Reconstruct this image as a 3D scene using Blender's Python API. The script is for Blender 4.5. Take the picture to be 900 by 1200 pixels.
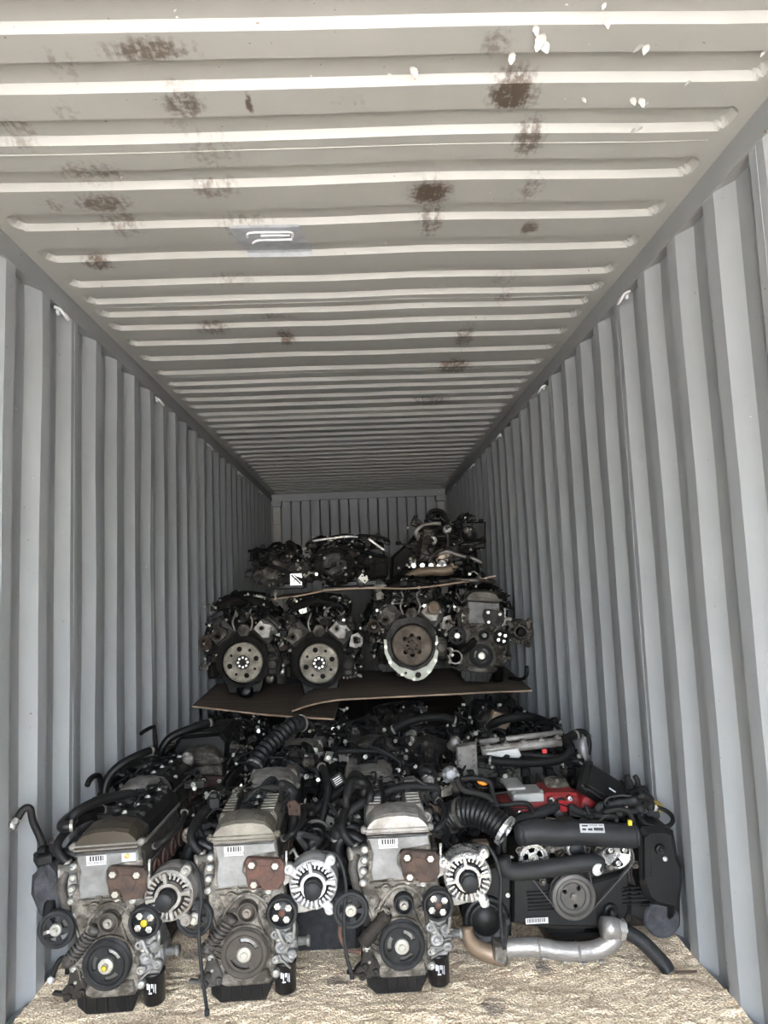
import bpy, bmesh, math, random
from mathutils import Vector, Matrix, noise
C = bpy.context.scene.collection
PI = math.pi
for o in list(bpy.data.objects): bpy.data.objects.remove(o)

# ------------------------------------------------------------------ camera
F, PITCH, YAW, ROLL = 831.97, 0.10304, 0.03149, -0.04043
CAMX, CAMZ = 0.0322, 2.69 - 1.2765
DB = 9.565                      # back wall
DF = DB - 12.03                 # door opening
cam = bpy.data.cameras.new('camera'); co = bpy.data.objects.new('camera', cam); C.objects.link(co)
cam.sensor_fit = 'HORIZONTAL'; cam.sensor_width = 36; cam.lens = F / 900 * 36
cam.clip_start = 0.02; cam.clip_end = 300
fw = Vector((math.sin(YAW)*math.cos(PITCH), math.cos(YAW)*math.cos(PITCH), math.sin(PITCH)))
rt = Vector((math.cos(YAW), -math.sin(YAW), 0)); up = rt.cross(fw)
rt2 = rt*math.cos(ROLL) + up*math.sin(ROLL); up2 = up*math.cos(ROLL) - rt*math.sin(ROLL)
m3 = Matrix((rt2, up2, -fw)).transposed()
co.matrix_world = Matrix.Translation((CAMX, 0, CAMZ)) @ m3.to_4x4()
bpy.context.scene.camera = co

# ------------------------------------------------------------------ light
sc = bpy.context.scene
sc.view_settings.view_transform = 'Standard'; sc.view_settings.look = 'None'
sc.view_settings.gamma = 1; sc.view_settings.use_curve_mapping = False
sc.view_settings.exposure = 2.5
w = bpy.data.worlds.new('daylight'); sc.world = w; w.use_nodes = True
nt = w.node_tree; bg = nt.nodes['Background']
sky = nt.nodes.new('ShaderNodeTexSky'); sky.sky_type = 'NISHITA'; sky.sun_disc = False
sky.sun_elevation = math.radians(48); sky.sun_rotation = math.radians(100); sky.dust_density = 3
hs = nt.nodes.new('ShaderNodeHueSaturation'); hs.inputs['Saturation'].default_value = 0.42
nt.links.new(sky.outputs[0], hs.inputs['Color']); nt.links.new(hs.outputs[0], bg.inputs['Color'])
bg.inputs['Strength'].default_value = 1.6
sl = bpy.data.lights.new('sun', 'SUN'); sl.energy = 5.0; sl.angle = 0.01; sl.color = (1, .93, .82)
so = bpy.data.objects.new('sun', sl); C.objects.link(so)
so.rotation_euler = Vector((-0.75, 0.28, -0.85)).to_track_quat('-Z', 'Y').to_euler()

# ------------------------------------------------------------------ pixel -> world helpers (measuring only)
def ray(px):
    return fw + rt2*((px[0]-450)/F) - up2*((px[1]-600)/F)
def aty(px, Y):
    d = ray(px); t = Y/d.y; return Vector((CAMX+d.x*t, Y, CAMZ+d.z*t))
def atz(px, z):
    d = ray(px); t = (z-CAMZ)/d.z; return Vector((CAMX+d.x*t, d.y*t, z))

# ------------------------------------------------------------------ materials
def N(nt, t, **k):
    n = nt.nodes.new(t)
    for a, b in k.items(): setattr(n, a, b)
    return n
MATS = {}
def mat(name, col, rough=.5, metal=0., dirt=None, damt=.5, dscale=9., bump=0., bscale=80., thr=.5, soft=.15, spec=.5):
    m = bpy.data.materials.new(name); m.use_nodes = True; nt = m.node_tree; L = nt.links.new
    b = nt.nodes['Principled BSDF']
    b.inputs['Metallic'].default_value = metal; b.inputs['Roughness'].default_value = rough
    b.inputs['Specular IOR Level'].default_value = spec
    tc = N(nt, 'ShaderNodeTexCoord'); oi = N(nt, 'ShaderNodeObjectInfo')
    va = N(nt, 'ShaderNodeVectorMath', operation='MULTIPLY_ADD')
    cb = N(nt, 'ShaderNodeCombineXYZ')
    for i in range(3): L(oi.outputs['Random'], cb.inputs[i])
    L(cb.outputs[0], va.inputs[0]); va.inputs[1].default_value = (7, 13, 5); L(tc.outputs['Object'], va.inputs[2])
    c0 = (*col, 1)
    if dirt:
        n1 = N(nt, 'ShaderNodeTexNoise'); n1.inputs['Scale'].default_value = dscale; n1.inputs['Detail'].default_value = 7
        n1.inputs['Roughness'].default_value = .65
        L(va.outputs[0], n1.inputs['Vector'])
        mr = N(nt, 'ShaderNodeMapRange'); mr.inputs['From Min'].default_value = thr-soft; mr.inputs['From Max'].default_value = thr+soft
        mr.inputs['To Max'].default_value = damt
        L(n1.outputs['Fac'], mr.inputs['Value'])
        mx = N(nt, 'ShaderNodeMix', data_type='RGBA'); L(mr.outputs[0], mx.inputs[0])
        mx.inputs[6].default_value = c0; mx.inputs[7].default_value = (*dirt, 1)
        L(mx.outputs[2], b.inputs['Base Color'])
        r2 = N(nt, 'ShaderNodeMapRange'); L(mr.outputs[0], r2.inputs['Value'])
        r2.inputs['To Min'].default_value = rough; r2.inputs['To Max'].default_value = min(1, rough+.3)
        L(r2.outputs[0], b.inputs['Roughness'])
        if metal > .3:
            r3 = N(nt, 'ShaderNodeMapRange'); L(mr.outputs[0], r3.inputs['Value'])
            r3.inputs['To Min'].default_value = metal; r3.inputs['To Max'].default_value = metal*.35
            L(r3.outputs[0], b.inputs['Metallic'])
    else:
        b.inputs['Base Color'].default_value = c0
    if bump:
        n2 = N(nt, 'ShaderNodeTexNoise'); n2.inputs['Scale'].default_value = bscale; n2.inputs['Detail'].default_value = 4
        L(va.outputs[0], n2.inputs['Vector'])
        bp = N(nt, 'ShaderNodeBump'); bp.inputs['Strength'].default_value = bump; bp.inputs['Distance'].default_value = .004
        L(n2.outputs['Fac'], bp.inputs['Height']); L(bp.outputs[0], b.inputs['Normal'])
    MATS[name] = m; return m
mat('aluminium', (.36, .35, .33), .42, .75, (.13, .10, .075), .8, 14, .35, 220, .52, .14)
mat('clean_aluminium', (.50, .50, .50), .38, .7, (.30, .29, .27), .6, 20, .25, 260, .56, .12)
mat('bright_metal', (.60, .60, .59), .25, .85, (.35, .33, .3), .5, 30, .2, 300, .58, .1)
mat('dirty_aluminium', (.23, .21, .18), .45, .6, (.035, .028, .02), .95, 15, .9, 130, .47, .10)
mat('brown_cover', (.062, .052, .040), .3, .6, (.05, .04, .03), .8, 9, .2, 200, .5, .15)
mat('olive_cover', (.20, .19, .16), .38, .6, (.07, .058, .042), .9, 11, .3, 200, .5, .15)
mat('cast_iron', (.030, .027, .024), .6, .4, (.028, .022, .018), .9, 12, .5, 120, spec=.3)
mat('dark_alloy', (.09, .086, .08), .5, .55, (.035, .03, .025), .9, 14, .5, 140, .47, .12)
mat('rust', (.11, .05, .035), .75, .1, (.06, .045, .04), .9, 22, .6, 180, .5, .1)
mat('rust_brown', (.07, .042, .03), .75, .1, (.045, .035, .03), .9, 22, .6, 180, .5, .1)
mat('black_plastic', (.0045, .0048, .0053), .42, 0, (.016, .015, .014), .35, 12, .15, 250, spec=.3)
mat('grey_plastic', (.010, .011, .0125), .5, 0, (.03, .03, .03), .5, 25, .15, 250, spec=.3)
mat('rubber', (.0045, .0045, .0048), .6, 0, (.014, .013, .012), .5, 14, .2, 200, spec=.3)
mat('grey_rubber', (.012, .013, .0145), .55, 0, (.028, .027, .025), .5, 18, .2, 200, spec=.3)
mat('pulley_black', (.010, .0108, .012), .4, .3, (.05,.05,.05), .4, 30, .1, 250, spec=.3)
mat('pulley_brown', (.045, .037, .03), .55, .4, (.08,.07,.06), .5, 30, .2, 250)
mat('pan_black', (.006, .006, .0065), .3, 0, (.02,.018,.016), .4, 14, .15, 150, .55, spec=.3)
mat('zinc', (.5, .49, .44), .35, .6)
mat('white_print', (.75, .78, .82), .5, 0)
mat('black_print', (.02, .02, .025), .5, 0)
mat('label_white', (.50, .50, .49), .5, 0, (.5, .48, .45), .4, 40)
mat('yellow_paint', (.45, .36, .02), .5, 0)
mat('orange_plastic', (.85, .28, .03), .45, 0)
mat('orange_rust', (.70, .30, .08), .6, 0)
mat('red_paint', (.22, .007, .010), .42, 0, (.12, .01, .01), .7, 16, .5, 260)
mat('red_plastic', (.35, .02, .025), .4, 0)
mat('olive_bag', (.35, .25, .06), .5, 0)
mat('flywheel', (.30, .27, .22), .45, .6, (.08, .07, .055), .8, 16, .2, 200)
mat('flywheel_brown', (.19, .15, .115), .5, .5, (.09, .07, .05), .8, 16, .2, 200)
mat('white_alloy', (.42, .43, .37), .5, .3, (.2, .17, .13), .6, 18, .2, 200, .6)
mat('hot_pipe', (.30, .23, .17), .4, .7, (.15, .10, .06), .7, 8, .2, 200)
mat('pipe_silver', (.40, .39, .38), .32, .8, (.16, .14, .12), .7, 9, .4, 120)
mat('dusty_blue', (.012, .014, .019), .85, 0, (.07, .07, .075), .7, 30, .6, 200)
mat('card', (.10, .085, .065), .9, 0, (.05, .04, .03), .8, 10)

# painted container steel
def paint(name, col, stains=(), rustamt=.0, patch=None, flake=0.):
    m = bpy.data.materials.new(name); m.use_nodes = True; nt = m.node_tree; L = nt.links.new
    b = nt.nodes['Principled BSDF']; b.inputs['Roughness'].default_value = .48
    g = N(nt, 'ShaderNodeNewGeometry')
    n1 = N(nt, 'ShaderNodeTexNoise'); n1.inputs['Scale'].default_value = 2.3; n1.inputs['Detail'].default_value = 8
    n1.inputs['Roughness'].default_value = .7; L(g.outputs['Position'], n1.inputs['Vector'])
    mr = N(nt, 'ShaderNodeMapRange'); mr.inputs['From Min'].default_value = .3; mr.inputs['From Max'].default_value = .72
    L(n1.outputs['Fac'], mr.inputs['Value'])
    mx = N(nt, 'ShaderNodeMix', data_type='RGBA'); L(mr.outputs[0], mx.inputs[0])
    mx.inputs[6].default_value = (*[c*.93 for c in col], 1); mx.inputs[7].default_value = (*[min(1, c*1.06) for c in col], 1)
    cur = mx.outputs[2]
    # small chips and scuffs, scattered
    for sc_, th, cc in ((55, .735, (.16, .12, .09)), (33, .76, (.75, .76, .76))):
        n2 = N(nt, 'ShaderNodeTexNoise'); n2.inputs['Scale'].default_value = sc_; n2.inputs['Detail'].default_value = 3
        L(g.outputs['Position'], n2.inputs['Vector'])
        m2 = N(nt, 'ShaderNodeMapRange'); m2.inputs['From Min'].default_value = th; m2.inputs['From Max'].default_value = th+.02
        L(n2.outputs['Fac'], m2.inputs['Value'])
        mm = N(nt, 'ShaderNodeMix', data_type='RGBA'); L(m2.outputs[0], mm.inputs[0]); L(cur, mm.inputs[6]); mm.inputs[7].default_value = (*cc, 1)
        cur = mm.outputs[2]
    if stains:
        # streaky rub marks: stretched noise, masked by an ellipse for each mark
        mp = N(nt, 'ShaderNodeMapping'); mp.inputs['Scale'].default_value = (60, 7, 20); mp.inputs['Rotation'].default_value = (0, 0, .22)
        L(g.outputs['Position'], mp.inputs['Vector'])
        ns = N(nt, 'ShaderNodeTexNoise'); ns.inputs['Scale'].default_value = 1; ns.inputs['Detail'].default_value = 5; ns.inputs['Roughness'].default_value = .7
        L(mp.outputs[0], ns.inputs['Vector'])
        ng = N(nt, 'ShaderNodeTexNoise'); ng.inputs['Scale'].default_value = 60; ng.inputs['Detail'].default_value = 5
        L(g.outputs['Position'], ng.inputs['Vector'])
        tot = None
        for (x, y, rx, ry, s) in stains:
            su = N(nt, 'ShaderNodeVectorMath', operation='SUBTRACT'); L(g.outputs['Position'], su.inputs[0]); su.inputs[1].default_value = (x, y, 0)
            mu = N(nt, 'ShaderNodeVectorMath', operation='MULTIPLY'); L(su.outputs[0], mu.inputs[0]); mu.inputs[1].default_value = (1/rx, 1/ry, 0)
            le = N(nt, 'ShaderNodeVectorMath', operation='LENGTH'); L(mu.outputs[0], le.inputs[0])
            r = N(nt, 'ShaderNodeMapRange'); r.inputs['From Min'].default_value = 1.35; r.inputs['From Max'].default_value = .55
            r.inputs['To Max'].default_value = s; L(le.outputs['Value'], r.inputs['Value'])
            if tot is None: tot = r.outputs[0]
            else:
                ma = N(nt, 'ShaderNodeMath', operation='MAXIMUM'); L(tot, ma.inputs[0]); L(r.outputs[0], ma.inputs[1]); tot = ma.outputs[0]
        ad = N(nt, 'ShaderNodeMath', operation='ADD'); L(ns.outputs['Fac'], ad.inputs[0]); L(ng.outputs['Fac'], ad.inputs[1])
        a2 = N(nt, 'ShaderNodeMath', operation='MULTIPLY_ADD'); L(tot, a2.inputs[0]); a2.inputs[1].default_value = .40; L(ad.outputs[0], a2.inputs[2])
        r = N(nt, 'ShaderNodeMapRange'); r.inputs['From Min'].default_value = 1.12; r.inputs['From Max'].default_value = 1.42
        L(a2.outputs[0], r.inputs['Value'])
        ms = N(nt, 'ShaderNodeMath', operation='MULTIPLY'); L(r.outputs[0], ms.inputs[0]); L(tot, ms.inputs[1]); ms.use_clamp = True
        mm = N(nt, 'ShaderNodeMix', data_type='RGBA'); L(ms.outputs[0], mm.inputs[0]); L(cur, mm.inputs[6]); mm.inputs[7].default_value = (.095, .072, .055, 1)
        cur = mm.outputs[2]
    L(cur, b.inputs['Base Color'])
    n3 = N(nt, 'ShaderNodeTexNoise'); n3.inputs['Scale'].default_value = 26; n3.inputs['Detail'].default_value = 3
    L(g.outputs['Position'], n3.inputs['Vector'])
    bp = N(nt, 'ShaderNodeBump'); bp.inputs['Strength'].default_value = .12; bp.inputs['Distance'].default_value = .004
    L(n3.outputs['Fac'], bp.inputs['Height']); L(bp.outputs[0], b.inputs['Normal'])
    MATS[name] = m; return m
ST = []
for (px, py, a, b_, s) in ((175, 60, 55, 16, .9), (72, 80, 22, 22, .5), (80, 135, 16, 16, .5), (215, 122, 25, 20, .9), (292, 122, 5, 14, 1), (250, 180, 40, 20, .5), (20, 160, 28, 18, .6),
        (105, 205, 45, 16, .7), (120, 238, 35, 12, .9), (60, 240, 16, 9, .6), (250, 222, 32, 10, .7), (140, 262, 25, 16, .7), (290, 268, 40, 14, .55), (115, 310, 18, 8, 1.),
        (600, 112, 32, 24, 1.1), (580, 55, 22, 22, .6), (620, 165, 20, 20, .9), (505, 228, 26, 14, 1.15), (505, 262, 16, 18, .8), (622, 222, 14, 14, .7), (620, 267, 11, 8, .95),
        (410, 120, 22, 9, .35), (335, 395, 13, 10, 1.), (250, 385, 20, 8, .8), (320, 372, 25, 5, .7), (590, 330, 22, 10, .5), (545, 395, 12, 16, .8), (532, 430, 20, 10, 1.), (590, 350, 12, 8, .8), (505, 470, 25, 7, .8), (270, 330, 25, 9, .5), (205, 150, 14, 12, .4)):
    c = atz((px, py), 2.69); e = atz((px+a, py), 2.69); u = atz((px, py+b_), 2.69)
    ST.append((c.x, c.y, (e-c).length, (u-c).length, s))
paint('roof_paint', (.36, .36, .34), ST)
paint('wall_paint', (.298, .312, .32))
paint('rail_paint', (.27, .28, .28))
mat('patch_paint', (.36, .38, .41), .5, 0, (.26, .28, .30), .6, 30, .3, 90)
mat('sealant', (.62, .64, .66), .4, 0)
mat('paint_flake', (.50, .51, .49), .6, 0)
mat('ring_steel', (.5, .52, .53), .4, .1)

REAR_SHADE = 0  # how strongly the rear rows are darkened by colour
SHADED = {}
def shaded(name):  # darker copy of a material: light falloff put into its colour
    if not REAR_SHADE or name not in SHADE_MATS: return name
    k = name+'_shaded'+str(REAR_SHADE)
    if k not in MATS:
        m = MATS[name].copy(); m.name = k; MATS[k] = m; b = m.node_tree.nodes['Principled BSDF']; f = (1, .5, .2)[REAR_SHADE]; f = max(f, {'flywheel': .8, 'flywheel_brown': .5, 'white_alloy': .8, 'aluminium': .65, 'clean_aluminium': .7, 'bright_metal': .9, 'olive_bag': .35, 'zinc': .6, 'plate_alu': .6, 'hot_pipe': .6, 'dark_alloy': .42 if REAR_SHADE == 2 else .6, 'dirty_aluminium': .42, 'olive_cover': .5, 'rust_brown': .5}.get(name, 0))
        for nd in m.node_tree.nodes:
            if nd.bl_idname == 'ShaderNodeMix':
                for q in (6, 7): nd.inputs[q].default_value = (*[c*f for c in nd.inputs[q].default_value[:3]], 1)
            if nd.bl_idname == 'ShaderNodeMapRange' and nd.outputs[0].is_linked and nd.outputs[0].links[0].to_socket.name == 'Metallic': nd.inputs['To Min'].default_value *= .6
        b.inputs['Specular IOR Level'].default_value *= (1, .8, .6)[REAR_SHADE]
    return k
SHADE_MATS = {'aluminium', 'clean_aluminium', 'dirty_aluminium', 'olive_cover', 'cast_iron', 'dark_alloy', 'rust', 'rust_brown', 'black_plastic', 'grey_plastic', 'rubber', 'grey_rubber', 'pulley_black', 'pulley_brown', 'pan_black', 'flywheel', 'flywheel_brown', 'white_alloy', 'hot_pipe', 'dusty_blue', 'zinc', 'olive_bag', 'bright_metal', 'plate_alu', 'casting_alu'}
def sawdust_mat():
    m = bpy.data.materials.new('sawdust'); m.use_nodes = True; nt = m.node_tree; L = nt.links.new
    b = nt.nodes['Principled BSDF']; b.inputs['Roughness'].default_value = 1; b.inputs['Specular IOR Level'].default_value = .1
    g = N(nt, 'ShaderNodeNewGeometry')
    n1 = N(nt, 'ShaderNodeTexNoise'); n1.inputs['Scale'].default_value = 130; n1.inputs['Detail'].default_value = 4; L(g.outputs['Position'], n1.inputs['Vector'])
    cr = N(nt, 'ShaderNodeValToRGB'); L(n1.outputs['Fac'], cr.inputs[0])
    cr.color_ramp.elements[0].position = .33; cr.color_ramp.elements[0].color = (.52, .36, .22, 1)
    cr.color_ramp.elements[1].position = .58; cr.color_ramp.elements[1].color = (.95, .81, .62, 1)
    cur = cr.outputs[0]
    n2 = N(nt, 'ShaderNodeTexNoise'); n2.inputs['Scale'].default_value = 9; n2.inputs['Detail'].default_value = 6; L(g.outputs['Position'], n2.inputs['Vector'])
    for (px, py, a, b_, s) in ((400, 1157, 45, 12, .8), (570, 1187, 35, 14, .9), (635, 1135, 20, 12, .9), (380, 1105, 30, 10, .5), (560, 1098, 30, 8, .8), (230, 1120, 30, 20, .5)):
        c = atz((px, py), .03); e = atz((px+a, py), .03); u = atz((px, py+b_), .03)
        su = N(nt, 'ShaderNodeVectorMath', operation='SUBTRACT'); L(g.outputs['Position'], su.inputs[0]); su.inputs[1].default_value = (c.x, c.y, 0)
        mu = N(nt, 'ShaderNodeVectorMath', operation='MULTIPLY'); L(su.outputs[0], mu.inputs[0]); mu.inputs[1].default_value = (1/(e-c).length, 1/(u-c).length, 0)
        le = N(nt, 'ShaderNodeVectorMath', operation='LENGTH'); L(mu.outputs[0], le.inputs[0])
        r = N(nt, 'ShaderNodeMapRange'); r.inputs['From Min'].default_value = 1.2; r.inputs['From Max'].default_value = .1; L(le.outputs['Value'], r.inputs['Value'])
        ad = N(nt, 'ShaderNodeMath', operation='MULTIPLY_ADD'); L(r.outputs[0], ad.inputs[0]); ad.inputs[1].default_value = .25; L(n2.outputs['Fac'], ad.inputs[2])
        r2 = N(nt, 'ShaderNodeMapRange'); r2.inputs['From Min'].default_value = .62; r2.inputs['From Max'].default_value = .74; r2.inputs['To Max'].default_value = s
        L(ad.outputs[0], r2.inputs['Value'])
        ml = N(nt, 'ShaderNodeMath', operation='MULTIPLY'); L(r2.outputs[0], ml.inputs[0]); L(r.outputs[0], ml.inputs[1])
        mm = N(nt, 'ShaderNodeMix', data_type='RGBA'); L(ml.outputs[0], mm.inputs[0]); L(cur, mm.inputs[6]); mm.inputs[7].default_value = (.13, .11, .10, 1)
        cur = mm.outputs[2]
    L(cur, b.inputs['Base Color'])
    v = N(nt, 'ShaderNodeTexVoronoi'); v.inputs['Scale'].default_value = 150; L(g.outputs['Position'], v.inputs['Vector'])
    bp = N(nt, 'ShaderNodeBump'); bp.inputs['Strength'].default_value = .75; bp.inputs['Distance'].default_value = .006
    L(v.outputs['Distance'], bp.inputs['Height']); L(bp.outputs[0], b.inputs['Normal'])
    MATS['sawdust'] = m
sawdust_mat()
def ply_mat(name, c1, c2):
    m = bpy.data.materials.new(name); m.use_nodes = True; nt = m.node_tree; L = nt.links.new
    b = nt.nodes['Principled BSDF']; b.inputs['Roughness'].default_value = .75
    tc = N(nt, 'ShaderNodeTexCoord'); mp = N(nt, 'ShaderNodeMapping'); mp.inputs['Scale'].default_value = (3, 40, 6); L(tc.outputs['Object'], mp.inputs['Vector'])
    n1 = N(nt, 'ShaderNodeTexNoise'); n1.inputs['Scale'].default_value = 1.; n1.inputs['Detail'].default_value = 8; L(mp.outputs[0], n1.inputs['Vector'])
    cr = N(nt, 'ShaderNodeValToRGB'); L(n1.outputs['Fac'], cr.inputs[0])
    cr.color_ramp.elements[0].position = .35; cr.color_ramp.elements[0].color = (*c1, 1)
    cr.color_ramp.elements[1].position = .7; cr.color_ramp.elements[1].color = (*c2, 1)
    L(cr.outputs[0], b.inputs['Base Color']); MATS[name] = m
ply_mat('plywood', (.035, .027, .02), (.12, .085, .055))
ply_mat('ply_edge', (.14, .10, .07), (.34, .25, .17))
mat('plate_alu', (.235, .237, .235), .40, .5, (.085, .08, .07), .75, 13, .3, 160, .50, .16)
mat('casting_alu', (.30, .30, .295), .45, .65, (.07, .062, .05), .75, 26, .5, 200, .5, .12)
mat('belt', (.05, .05, .05), .5)
mat('pulley_grey', (.075, .072, .068), .42, .5, (.12, .11, .10), .5, 30, .1, 250)
mat('silver_box_metal', (.34, .34, .33), .4, .5, (.2, .2, .19), .5, 20)
mat('concrete', (.45, .43, .40), .9, 0, (.45, .42, .38), .5, 3)

# ------------------------------------------------------------------ mesh builder
class MB:
    def __init__(s): s.v = []; s.f = []; s.mi = []; s.sm = []; s.T = Matrix.Identity(4); s.m = 0
    def add(s, vs, fs, smooth=False):
        o = len(s.v); T = s.T
        s.v += [tuple(T @ Vector(p)) for p in vs]
        for f in fs: s.f.append([i+o for i in f]); s.mi.append(s.m); s.sm.append(smooth)
        return s
    def box(s, c, d, bev=.0, rot=None):
        hx, hy, hz = d[0]/2, d[1]/2, d[2]/2
        b = min(bev, hx*.9, hy*.9, hz*.9)
        R = Matrix.Translation(c) @ (rot.to_4x4() if rot else Matrix.Identity(4))
        if b <= 0:
            vs = [R @ Vector((x, y, z)) for x in (-hx, hx) for y in (-hy, hy) for z in (-hz, hz)]
            s.add(vs, [(0, 1, 3, 2), (4, 6, 7, 5), (0, 4, 5, 1), (2, 3, 7, 6), (0, 2, 6, 4), (1, 5, 7, 3)]); return s
        vs = []; idx = {}
        for sx in (-1, 1):
            for sy in (-1, 1):
                for sz in (-1, 1):
                    for k in range(3):
                        p = [sx*(hx-b), sy*(hy-b), sz*(hz-b)]; p[k] = (sx, sy, sz)[k]*(hx, hy, hz)[k]
                        idx[(sx, sy, sz, k)] = len(vs); vs.append(R @ Vector(p))
        fs = []
        for k in range(3):
            a, c_ = (k+1) % 3, (k+2) % 3
            for q in (-1, 1):
                l = []
                for (u, w_) in ((-1, -1), (1, -1), (1, 1), (-1, 1)):
                    t = [0, 0, 0]; t[k] = q; t[a] = u; t[c_] = w_; l.append(idx[(*t, k)])
                fs.append(l if q > 0 else l[::-1])
            for u in (-1, 1):
                for w_ in (-1, 1):
                    t0 = [0, 0, 0]; t0[k] = -1; t0[a] = u; t0[c_] = w_; t1 = list(t0); t1[k] = 1
                    fs.append([idx[(*t0, a)], idx[(*t1, a)], idx[(*t1, c_)], idx[(*t0, c_)]])
        for sx in (-1, 1):
            for sy in (-1, 1):
                for sz in (-1, 1): fs.append([idx[(sx, sy, sz, k)] for k in range(3)])
        s.add(vs, fs); return s
    def lathe(s, o, ax, prof, seg=20, smooth=True, a0=0, a1=2*PI):
        ax = Vector(ax).normalized(); t = Vector((0, 0, 1)) if abs(ax.z) < .9 else Vector((1, 0, 0))
        u = ax.cross(t).normalized(); w_ = ax.cross(u); o = Vector(o)
        full = abs(a1-a0-2*PI) < 1e-4; n = seg if full else seg+1
        vs = []; fs = []
        for (r, h) in prof:
            for i in range(n):
                a = a0+(a1-a0)*i/seg; vs.append(o + ax*h + (u*math.cos(a)+w_*math.sin(a))*r)
        for j in range(len(prof)-1):
            for i in range(seg):
                k = (i+1) % n if full else i+1
                fs.append((j*n+i, j*n+k, (j+1)*n+k, (j+1)*n+i))
        if full:
            if prof[0][0] > 1e-4: fs.append(list(range(n))[::-1])
            if prof[-1][0] > 1e-4: fs.append([(len(prof)-1)*n+i for i in range(n)])
        s.add(vs, fs, smooth); return s
    def ring(s, o, ax, prof, seg=20):      # closed profile (torus-like)
        ax = Vector(ax).normalized(); t = Vector((0, 0, 1)) if abs(ax.z) < .9 else Vector((1, 0, 0))
        u = ax.cross(t).normalized(); w_ = ax.cross(u); o = Vector(o); n = seg; P = len(prof); vs = []; fs = []
        for (r, h) in prof:
            for i in range(n):
                a = 2*PI*i/n; vs.append(o + ax*h + (u*math.cos(a)+w_*math.sin(a))*r)
        for j in range(P):
            j2 = (j+1) % P
            for i in range(n): fs.append((j*n+i, j*n+(i+1) % n, j2*n+(i+1) % n, j2*n+i))
        s.add(vs, fs, False); return s
    def tube(s, pts, r, seg=10, sub=5, ribs=0, amp=.12, taper=None, closed=False):
        P = catmull(pts, sub) if sub > 1 else [Vector(p) for p in pts]
        if ribs:
            # resample evenly
            L = [0]
            for a, b in zip(P, P[1:]): L.append(L[-1]+(b-a).length)
            n = ribs*4+1; Q = []
            for i in range(n):
                d = L[-1]*i/(n-1); k = 0
                while k < len(L)-2 and L[k+1] < d: k += 1
                t = (d-L[k])/max(1e-6, L[k+1]-L[k]); Q.append(P[k].lerp(P[k+1], min(1, t)))
            P = Q
        n = len(P); vs = []; fs = []
        t0 = (P[1]-P[0]).normalized(); u = t0.orthogonal().normalized()
        for i, p in enumerate(P):
            t = (P[min(i+1, n-1)]-P[max(i-1, 0)]).normalized()
            u = (u - t*u.dot(t)).normalized(); w_ = t.cross(u)
            rr = r*(1+(amp if i % 4 in (1, 2) else -amp)) if ribs else r
            if taper: rr *= taper[0]+(taper[1]-taper[0])*i/(n-1)
            for k in range(seg):
                a = 2*PI*k/seg; vs.append(p+(u*math.cos(a)+w_*math.sin(a))*rr)
        for i in range(n-1):
            for k in range(seg):
                fs.append((i*seg+k, i*seg+(k+1) % seg, (i+1)*seg+(k+1) % seg, (i+1)*seg+k))
        fs.append(list(range(seg))[::-1]); fs.append([(n-1)*seg+k for k in range(seg)])
        s.add(vs, fs, True); return s
    def prism(s, poly, y0, y1, ch=0.0):    # xz outline extruded along y, chamfered front edge at y0
        n = len(poly); cx = sum(p[0] for p in poly)/n; cz = sum(p[1] for p in poly)/n
        a = sum(poly[i][0]*poly[(i+1) % n][1]-poly[(i+1) % n][0]*poly[i][1] for i in range(n))
        if a < 0: poly = poly[::-1]
        rings = []
        if ch > 0:
            q = []
            for i in range(n):
                p0 = Vector(poly[i-1]); p1 = Vector(poly[i]); p2 = Vector(poly[(i+1) % n])
                e1 = (p1-p0).normalized(); e2 = (p2-p1).normalized()
                nn = Vector((-(e1.y+e2.y), e1.x+e2.x)); nn = nn.normalized() if nn.length > 1e-6 else Vector((0, 0))
                q.append(p1+nn*ch)
            rings.append([(p.x, y0, p.y) for p in q]); rings.append([(p[0], y0+ch, p[1]) for p in poly])
        else: rings.append([(p[0], y0, p[1]) for p in poly])
        rings.append([(p[0], y1, p[1]) for p in poly])
        vs = [v for r in rings for v in r]; fs = [list(range(n)), [(len(rings)-1)*n+i for i in range(n)][::-1]]
        for j in range(len(rings)-1):
            for i in range(n): fs.append((j*n+i, (j+1)*n+i, (j+1)*n+(i+1) % n, j*n+(i+1) % n))
        s.add(vs, fs); return s
    def plate(s, outer, holes, y0, y1):    # xz outline with holes, extruded along y
        bm = bmesh.new(); loops = []
        for lp in [outer]+holes:
            vv = [bm.verts.new((p[0], y0, p[1])) for p in lp]
            loops.append(vv)
            for i in range(len(vv)): bm.edges.new((vv[i], vv[(i+1) % len(vv)]))
        bmesh.ops.triangle_fill(bm, use_beauty=True, use_dissolve=False, edges=bm.edges[:])
        bm.verts.index_update(); n = len(bm.verts)
        vs = [tuple(v.co) for v in bm.verts]; vs += [(a, y1, c) for (a, b, c) in vs]
        fs = [[v.index for v in f.verts] for f in bm.faces]; fs += [[i+n for i in f[::-1]] for f in fs]
        for vv in loops:
            for i in range(len(vv)):
                a, b = vv[i].index, vv[(i+1) % len(vv)].index; fs.append([a, b, b+n, a+n])
        bm.free(); s.add(vs, fs); return s
    def build(s, name, mt, parent=None, kind=None, fix=True):
        me = bpy.data.meshes.new(name); me.from_pydata(s.v, [], s.f)
        for x in (mt if isinstance(mt, (list, tuple)) else [mt]): me.materials.append(MATS[shaded(x)])
        me.polygons.foreach_set('material_index', s.mi); me.polygons.foreach_set('use_smooth', s.sm)
        if fix:
            bm = bmesh.new(); bm.from_mesh(me); bmesh.ops.recalc_face_normals(bm, faces=bm.faces[:]); bm.to_mesh(me); bm.free()
        me.update()
        o = bpy.data.objects.new(name, me); C.objects.link(o)
        if parent: o.parent = parent
        if kind: o['kind'] = kind
        return o
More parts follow.
